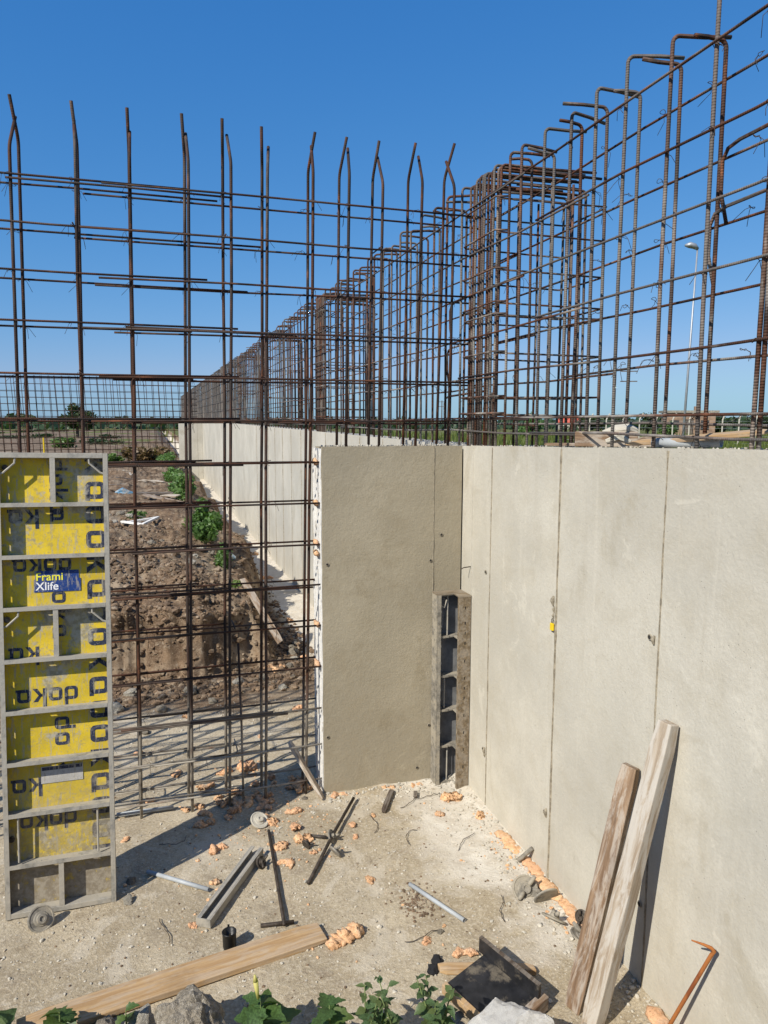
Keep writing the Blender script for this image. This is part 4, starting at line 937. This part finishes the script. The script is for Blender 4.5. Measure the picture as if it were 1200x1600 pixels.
# thin wires and roots on the floor
wl = ['curled wire on the floor below the corner form', 'thin wire in front of the dark offcut', 'loose wire on the pale floor right of centre', 'wire loop left of the black cup', 'bent wire in the panel shadow', 'short root-like wire near the tie rod', 'long thin wire beside the conduit at left', 'wire crossing the pale dust near the long wall', 'thin wire right of the large foam piece', 'wire scrap below the grey conduit']
wp = [(-.48, -.27, .4), (-.62, -.36, .1), (-.72, -.85, 2.0), (-2.3, -1.35, 1.), (-2.35, -.35, .3), (-.9, -.62, .2), (-2.6, -.55, 2.6), (-.42, -1.0, .8), (-1.05, -1.72, 0.), (-.45, -1.75, 1.2)]
for i, (a, b, rz) in enumerate(wp):
    rr = random.Random(i+50); pts = []; x = y = 0; an = rz
    for k in range(9): pts.append((a+x, b+y, gz(a+x, b+y)+.006+.010*rr.random())); an += rr.uniform(-.55, .6); x += .03*math.cos(an); y += .03*math.sin(an)
    rod('loose_wire', wl[i], pts, .0022, 'wire', 'wire', 5)

# straw and twig litter on the mound and floor edge
mb = MB(); rl = random.Random(12)
for i in range(2600):
    a = rl.uniform(-4, -.6); b = rl.uniform(2.2, 12)
    if height(a, b) < .1 and rl.random() < .7: continue
    L = rl.uniform(.02, .09); an = rl.uniform(0, 6.3); z = gz(a, b)+.012; b -= over(a, b, z); wv = .0022; k = len(mb.v); t = rl.uniform(-.3, .4)*L
    mb.v += [(a-wv*math.sin(an), b+wv*math.cos(an), z), (a+wv*math.sin(an), b-wv*math.cos(an), z), (a+L*math.cos(an), b+L*math.sin(an), z+t), (a, b, z+.004)]; mb.f += [(k, k+1, k+2), (k, k+2, k+3), (k+1, k+3, k+2)]
M['straw'] = plain('dry_straw', (.42, .34, .22), .9, .4)
tag(mb.build('straw_litter', M['straw']), 'dry straw and twig litter strewn over the earth mound', 'litter', None, 'stuff')

# ------------------------------------------------------------------ foreground plants
def leaf_mesh(name, teeth, wd, mat, seed):
    mb = MB(); n = 8; rr = random.Random(seed)
    prof = [0.02, .30, .46, .50, .47, .38, .26, .13, 0.0]
    for i in range(n+1):
        t = i/n; wv = prof[i]*wd*(1+(teeth if i % 2 else -teeth*.4)) if 0 < i < n else prof[i]*wd; droop = -.28*t*t
        mb.v += [(t, -wv, droop+.32*wv), (t, 0, droop), (t, wv, droop+.32*wv+.02*rr.uniform(-1, 1))]
    for i in range(n):
        a = i*3; mb.f += [(a, a+3, a+4, a+1), (a+1, a+4, a+5, a+2)]
    return mb.mesh(name, M[mat], True)
LD = [leaf_mesh('leaf', .28, .8, 'leaf', i) for i in range(3)]; LG = [leaf_mesh('leaf', .10, .6, 'leaf2', 5+i) for i in range(3)]
def plant(label, a, b, h, n, size, leaves, name='weed_plant', stems=1, z=None):
    z = gz(a, b) if z is None else z; t = thing(name, label, 'plant', (a, b, z), random.uniform(0, 6.3), 'weeds growing along the bottom edge')
    for s in range(stems):
        dx, dy = (0, 0) if stems == 1 else (random.uniform(-.05, .05), random.uniform(-.05, .05)); hh = h*random.uniform(.75, 1)
        tip = (dx*2.2, dy*2.2, hh); mb = MB(); mb.tube([(dx*.2, dy*.2, -.03), (dx, dy, hh*.5), tip], [.006, .0045, .002], 6); mb.build('stem', M['leafwood'], t, True)
        for i in range(n):
            q = .28+.72*i/max(1, n-1); px = dx+(tip[0]-dx)*max(0, q*2-1); py = dy+(tip[1]-dy)*max(0, q*2-1); an = i*2.4+s+random.uniform(-.3, .3); L = size*(1.1-.55*q)*random.uniform(.8, 1.2)
            obj('leaf', random.choice(leaves), t, (px, py, hh*q), (random.uniform(-.5, .5), random.uniform(-.45, .4)-.25*q, an), (L, L*random.uniform(.75, 1.15), L*random.uniform(.5, 1.5)))
    return t
plant('leafy toothed weed with a pale flower bud, left of bottom centre', -1.917, -2.244, .27, 11, .18, LD, 'thorn_apple_plant', z=.06)
plant('low leafy weed right of the bud plant at bottom centre', -1.621, -2.335, .25, 9, .15, LD, z=.06)
plant('bushy small-leaved weed at bottom centre', -1.463, -2.384, .28, 12, .08, LG, stems=4, z=.06)
plant('tall small-leaved weed touching the black trough', -1.15, -2.469, .34, 14, .078, LG, stems=4, z=.06)
plant('small weed between the two bushy weeds at bottom centre', -1.316, -2.429, .31, 10, .07, LG, stems=2, z=.04)
plant('broad-leaved weed growing over the left end of the pine plank', -2.79, -1.93, .21, 8, .14, LD, z=.03)
plant('two-leaved young weed beside the large brown rock', -2.50, -2.02, .19, 5, .11, LD, z=.05)
plant('weed at the bottom left corner with long narrow leaves', -3.10, -1.83, .17, 6, .16, LG, z=.02)
mb = MB(); mb.tube([(0, 0, 0), (-.01, .005, .09)], [.006, .012], 8); mb.tube([(-.01, .005, .09), (-.013, .008, .12)], [.012, .004], 8)
bud = mb.build('flower_bud', leafmat('pale_bud', (.45, .5, .2), .1), None, True, (-1.925, -2.23, .29)); tag(bud, 'pale green flower bud on the toothed weed', 'flower bud')

# ------------------------------------------------------------------ weeds, trees and far things
def leaf_cloud(n, dims, size, seed, shell=.45, lump=.35):
    rr = random.Random(seed); mb = MB()
    cl = [(Vector((rr.gauss(0, 1), rr.gauss(0, 1), rr.gauss(0, 1))).normalized()*rr.uniform(.35, .85), rr.uniform(.25, .5)) for _ in range(16)]
    for i in range(n):
        c, r = rr.choice(cl); d = Vector((rr.gauss(0, 1), rr.gauss(0, 1), rr.gauss(0, 1))).normalized(); p = c+d*r*rr.uniform(shell, 1.05)
        p = Vector((p.x*dims[0], p.y*dims[1], p.z*dims[2])); s = size*rr.uniform(.6, 1.3)
        u = Vector((rr.gauss(0, 1), rr.gauss(0, 1), rr.gauss(0, .6))).normalized(); v = u.orthogonal().normalized(); q = Matrix.Rotation(rr.uniform(0, 6.3), 3, u); v = q @ v; k = len(mb.v)
        mb.v += [tuple(p-u*s), tuple(p+v*s*.45+u*s*.1), tuple(p+u*s), tuple(p-v*s*.45+u*s*.1)]; mb.f.append((k, k+1, k+2, k+3))
    return mb
def bush(label, a, b, dims, size, n, mat='weed', seed=0, z=None, name='weed_bush', cat='bush', group=None):
    z = gz(a, b) if z is None else z; t = thing(name, label, cat, (a, b, z), 0, group)
    o = leaf_cloud(n, dims, size, seed).build('foliage', M[mat], t, False, (0, 0, dims[2]*.75)); mb = MB()
    for i in range(5): an = i*1.3; mb.tube([(0, 0, -.05), (dims[0]*.25*math.cos(an), dims[1]*.25*math.sin(an), dims[2]*.6), (dims[0]*.55*math.cos(an), dims[1]*.55*math.sin(an), dims[2]*1.1)], [size*.16, size*.1, size*.05], 5)
    mb.build('stem', M['leafwood'], t); return t
bush('bright green weed bush, nearest on the mound edge above the brown plank', -1.58, 6.3, (.26, .65, .36), .05, 2600, 'weed', 1)
bush('green weed trailing down the mound side below the nearest weed bush', -1.40, 5.45, (.13, .35, .2), .04, 700, 'weed', 2)
bush('green weed bush in the middle of the mound edge', -1.66, 13.5, (.32, 1.8, .42), .07, 1500, 'weed', 3); bush('far green weed clump on the mound edge', -1.75, 18.5, (.32, 2.0, .32), .07, 1100, 'weed', 4); bush('farthest green weed clump by the trench end', -1.8, 25, (.35, 2.2, .28), .08, 800, 'weed', 5)
bush('small weed tuft on the mound left of the big weed bush', -1.75, 7.0, (.14, .2, .12), .04, 250, 'weed', 6); bush('small weed tuft beside the white frame on the mound', -2.62, 8.5, (.22, .25, .12), .05, 260, 'weed', 7)
bush('weed tuft at top of the plank on the mound', -1.35, 4.15, (.10, .12, .08), .03, 180, 'weed', 8)
bush('dark dry heap of brush near the distant cage', -2.6, 27.5, (1.0, 1.0, .45), .14, 1200, 'dry', 9, name='brush_heap'); bush('green shrub beside the dark brush heap', -3.9, 27.5, (.4, .4, .25), .09, 400, 'weed', 10)
bush('low green shrub in the field behind the distant cage', -8.0, 48, (1.0, 1.0, .4), .15, 600, 'weed', 11)
for i in range(14):
    a = random.uniform(-34, -4); b = random.uniform(50, 120); bush('low scrub patch in the bare field behind the distant cage', a, b, (random.uniform(.8, 2.4), random.uniform(.6, 1.2), random.uniform(.12, .26)), .14, 350, 'hedge', 100+i, None, 'scrub', 'bush', 'scrub patches in the left field')
# debris on the mound
def mz(a, b, d): return (a, b, gz(a, b)+d)
beam('debris_board', 'long grey board on the debris pile atop the mound', 'board', mz(-2.55, 12.2, .12), mz(-1.35, 11.6, .12), .16, .03, 'wood_old', .1, seed=20)
beam('debris_board', 'short pale board under the long grey board on the mound', 'board', mz(-2.3, 12.7, .10), mz(-1.8, 11.9, .13), .14, .03, 'wood_grey', .2, seed=21); beam('debris_board', 'dark board crossing the debris pile atop the mound', 'board', mz(-2.7, 12.6, .16), mz(-1.9, 12.3, .10), .10, .03, 'wood_dark', .3, seed=22)
wf = thing('broken_window', 'broken white window-like frame lying on the mound', 'frame', mz(-2.85, 7.7, .05), .1)
for p0, p1 in (((0, 0, 0), (.62, .15, .05)), ((0, 0, .03), (.30, -.42, .02)), ((.30, -.42, .02), (.62, .15, .06))): beam('frame_bar', None, None, p0, p1, .05, .035, 'white', 0, wf)
mb = MB(); mb.tube([(-.2, 0, .02), (0, .04, .08), (.22, 0, .03)], [.06, .13, .05], 12, jit=.6, seed=3); tag(mb.build('blue_bag', M['blue'], None, False, mz(-3.05, 13.9, .02)), 'crumpled blue plastic bag on the mound beside the yellow panel', 'plastic bag')
mb = MB(); mb.tube([(-.08, 0, .02), (0, .02, .06), (.08, 0, .02)], [.03, .06, .03], 12, jit=.6, seed=8); tag(mb.build('blue_bag', M['blue'], None, False, mz(-1.24, 5.9, .05)), 'small blue plastic bottle below the weed bush on the mound', 'plastic bottle')
for i in range(22):
    a = random.uniform(-3.6, -1.6); b = random.uniform(7, 24); an = random.uniform(0, 3.1); L = random.uniform(.25, .8)
    beam('debris_stick', 'scattered splintered stick on the mound top', 'stick', mz(a, b, .05), mz(a+L*math.cos(an), b+L*math.sin(an), .05), random.uniform(.02, .06), .02, random.choice(('wood_grey', 'wood_old', 'wood_grey')), 0, None, 'sticks on the mound', .002, seed=60+i)
beam('yellow_post', 'short yellow marker post behind the yellow panel top', 'post', (-6.9, 30.2, 1.0), (-6.9, 30.2, 2.1), .22, .05, 'yellow_paint', 0)

def ray_at(px, d):  # direction helpers used once to place far things by bearing (radians right of +y) and distance
    return None
def far(bearing, dist): return (-2.29+dist*math.sin(bearing), -5.284+dist*math.cos(bearing))
def bear(px): return .3026+math.atan((px-600)/1150*.99)
# lamp post
a, b = far(bear(1068), 30)
lp = thing('lamp_post', 'tall grey street lamp behind the wall at right', 'street lamp', (a, b, 1.0)); lp.rotation_euler = (0, R(1.4), -.3)
mb = MB(); mb.tube([(0, 0, 0), (0, 0, 4), (0, 0, 8.15)], [.05, .042, .028], 10); mb.build('pole', M['galv'], lp, True)
mb = MB(); mb.tube([(.02, 0, 8.12), (-.12, 0, 8.22), (-.30, 0, 8.26), (-.46, 0, 8.24)], [.05, .10, .11, .04], 10); o = mb.build('lamp_head', M['galv'], lp, True); o.scale = (1, 1.3, 1)
def tele(label, px, d, h):
    a, b = far(bear(px), d); t = thing('utility_pole', label, 'utility pole', (a, b, 1.0), -.4)
    mb = MB(); mb.tube([(0, 0, 0), (0, 0, h)], [.16, .11], 8); mb.build('pole', M['wood_dark'], t)
    for z in (h-.4, h-1.6): mb = MB(); mb.box(-1.0, 1.0, -.16, -.06, z, z+.12); mb.build('cross_arm', M['wood_dark'], t)
tele('utility pole left of the house, seen behind the wall', 980, 95, 8.2); tele('distant utility pole behind the pilaster cage', 768, 150, 7.5); tele('second distant utility pole left of the other behind the pilaster cage', 690, 190, 7.0)
# house
a, b = far(bear(1075), 85); hs = thing('brick_house', 'small flat-roofed brick house in the field at right', 'house', (a, b, 1.0), -.55)
mb = MB(); mb.box(-2.4, 2.4, -2, 2, 0, 2.75); mb.build('wall', M['brickhouse'], hs); mb = MB(); mb.box(-2.7, 2.7, -2.3, 2.3, 2.755, 3.0); rf = mb.build('roof', M['steel_dust'], hs); mb = MB(); mb.box(.6, 1.2, -.3, .3, 3.005, 3.45); mb.build('chimney', M['brickhouse'], rf)
mb = MB(); mb.box(-.6, .3, -2.03, -1.99, 0, 2.1); mb.build('door', M['wood_dark'], hs); mb = MB(); mb.box(1.0, 1.8, -2.03, -1.99, 1.0, 2.0); mb.build('window', M['hole'], hs); mb = MB(); mb.box(-1.9, -1.1, -2.03, -1.99, 1.0, 2.0); mb.build('window', M['hole'], hs)
mb = MB(); mb.box(-2.43, -2.39, -1.2, -.2, 1.0, 2.0); mb.build('window', M['hole'], hs)
a, b = far(bear(890), 160); hs = thing('red_roofed_house', 'tiny distant house with red roof behind the cage', 'house', (a, b, 1.0), -.5)
mb = MB(); mb.box(-2.2, 2.2, -2, 2, 0, 1.6); mb.build('wall', M['wall'], hs); mb = MB(); i = 0; mb.v = [(-2.5, -2.3, 1.55), (2.5, -2.3, 1.55), (2.5, 2.3, 1.55), (-2.5, 2.3, 1.55), (-2.5, 0, 2.9), (2.5, 0, 2.9)]; mb.f = [(0, 1, 5, 4), (2, 3, 4, 5), (0, 4, 3), (1, 2, 5), (3, 2, 1, 0)]; mb.build('roof', M['redroof'], hs)
def tree(label, px, d, w_, h, seed, group=None, mat='tree', n=2200, base=1.0):
    a, b = far(bear(px), d); t = thing('field_tree', label, 'tree', (a, b, base), 0, group)
    mb = MB(); mb.tube([(0, 0, -.1), (.05, 0, h*.3), (0, .05, h*.6)], [w_*.05, w_*.035, w_*.015], 7)
    for i in range(4): an = i*1.6; mb.tube([(0, 0, h*.3), (w_*.2*math.cos(an), w_*.2*math.sin(an), h*.6)], [w_*.02, w_*.008], 5)
    mb.build('trunk', M['bark'], t); leaf_cloud(n, (w_*.5, w_*.5, h*.42), w_*.05, seed).build('crown', M[mat], t, False, (0, 0, h*.55)); return t
tree('round dark green tree standing alone beyond the distant cage at left', 118, 80, 3.9, 3.3, 1)
tree('round bush-like tree behind the pilaster cage at right of it', 826, 70, 2.8, 2.7, 2, mat='weed'); tree('dark round tree left of the small brick house', 1012, 110, 5.2, 3.2, 3); tree('low tree right of the small brick house', 1128, 95, 4.5, 2.9, 4); tree('pale bush at the right edge behind the wall', 1190, 120, 5, 3.0, 5); tree('small tree close by the left side of the brick house', 1045, 70, 2.0, 2.0, 6, mat='weed'); tree('low round tree behind the red-roofed house', 925, 150, 7, 3.2, 7); tree('broad low tree between pilaster cage and lamp', 960, 170, 9, 3.4, 8)
# far hedge line: reads as one mass
rr = random.Random(3); mb = MB()
for i in range(15000):
    px = rr.uniform(-300, 1500); d = rr.uniform(150, 300); a, b = far(bear(px), d); hh = (1.6+1.5*fb(px*.02, 1.1)+.9*fb(px*.09, 2)) * d/220*1.15; z = 1.0+rr.random()**.7*max(.5, hh); s = rr.uniform(.45, 1.0)
    u = Vector((rr.gauss(0, 1), rr.gauss(0, 1), rr.gauss(0, 1))).normalized(); v = u.orthogonal(); k = len(mb.v); p = Vector((a, b, z)); mb.v += [tuple(p-u*s), tuple(p+v*s*.7), tuple(p+u*s), tuple(p-v*s*.7)]; mb.f.append((k, k+1, k+2, k+3))
tag(mb.build('far_hedgerows', M['hedge']), 'far dark green hedgerows along the horizon', 'hedgerow', None, 'stuff')
# tall grass behind the wall at right
mb = MB()
for i in range(16000):
    px = rr.uniform(480, 1500); d = 22+rr.random()**1.4*70; a, b = far(bear(px), d)
    if a < .8: continue
    h = rr.uniform(.3, .75)*(1+.6*fb(a*.15, b*.15)); w_ = .03+.0012*d; an = rr.uniform(0, 3.1); z = gz(a, b); k = len(mb.v); lx, ly = rr.gauss(0, .12), rr.gauss(0, .12)
    mb.v += [(a-w_*math.cos(an), b-w_*math.sin(an), z-.05), (a+w_*math.cos(an), b+w_*math.sin(an), z-.05), (a+lx, b+ly, z+h)]; mb.f.append((k, k+1, k+2))
tag(mb.build('tall_grass', M['grass']), 'tall green grass in the field behind the long wall', 'grass', None, 'stuff')
# wire fence with cranked posts beyond the wall
fe = thing('wire_fence', 'wire fence with cranked concrete posts beyond the wall at right', 'fence', (0, 0, 1.0))
prev = None
for i in range(16):
    a, b = far(bear(870+26*i), 62-.6*i); s = MB(); s.tube([(0, 0, -.1), (0, 0, 2.0), (.12, 0, 2.25), (.3, 0, 2.45)], .05, 6); s.build('post', M['wall'], fe, False, (a, b, 0))
    if prev:
        for z in (.4, .9, 1.4, 1.9, 2.2, 2.42): dx = .0 if z < 2.1 else (.1 if z < 2.3 else .28); q = MB(); q.tube([(0, 0, 0), (a-prev[0], b-prev[1], 0)], .008, 4); q.build('fence_wire', M['galv'], fe, False, (prev[0]+dx, prev[1], z))
    prev = (a, b)

# things alike in one group: tell them apart by their order from left to right as seen from the site entrance
ORD = ['leftmost', 'second', 'third', 'fourth', 'fifth', 'sixth', 'seventh', 'eighth', 'ninth', 'tenth', 'eleventh', 'twelfth', 'thirteenth', 'fourteenth', 'fifteenth', 'sixteenth', 'seventeenth', 'eighteenth', 'nineteenth', 'twentieth', 'twenty-first', 'twenty-second', 'twenty-third', 'twenty-fourth']
same = {}
for o in COL.objects:
    if o.parent is None and 'group' in o: same.setdefault((o['group'], o['label']), []).append(o)
for (g_, l_), os_ in same.items():
    if len(os_) < 2: continue
    os_.sort(key=lambda o: math.atan2(o.location.x+2.29, o.location.y+5.284))
    for k, o in enumerate(os_): o['label'] = l_+(', leftmost' if k == 0 else ', %s from the left' % ORD[k] if k < len(os_)-1 else ', rightmost')
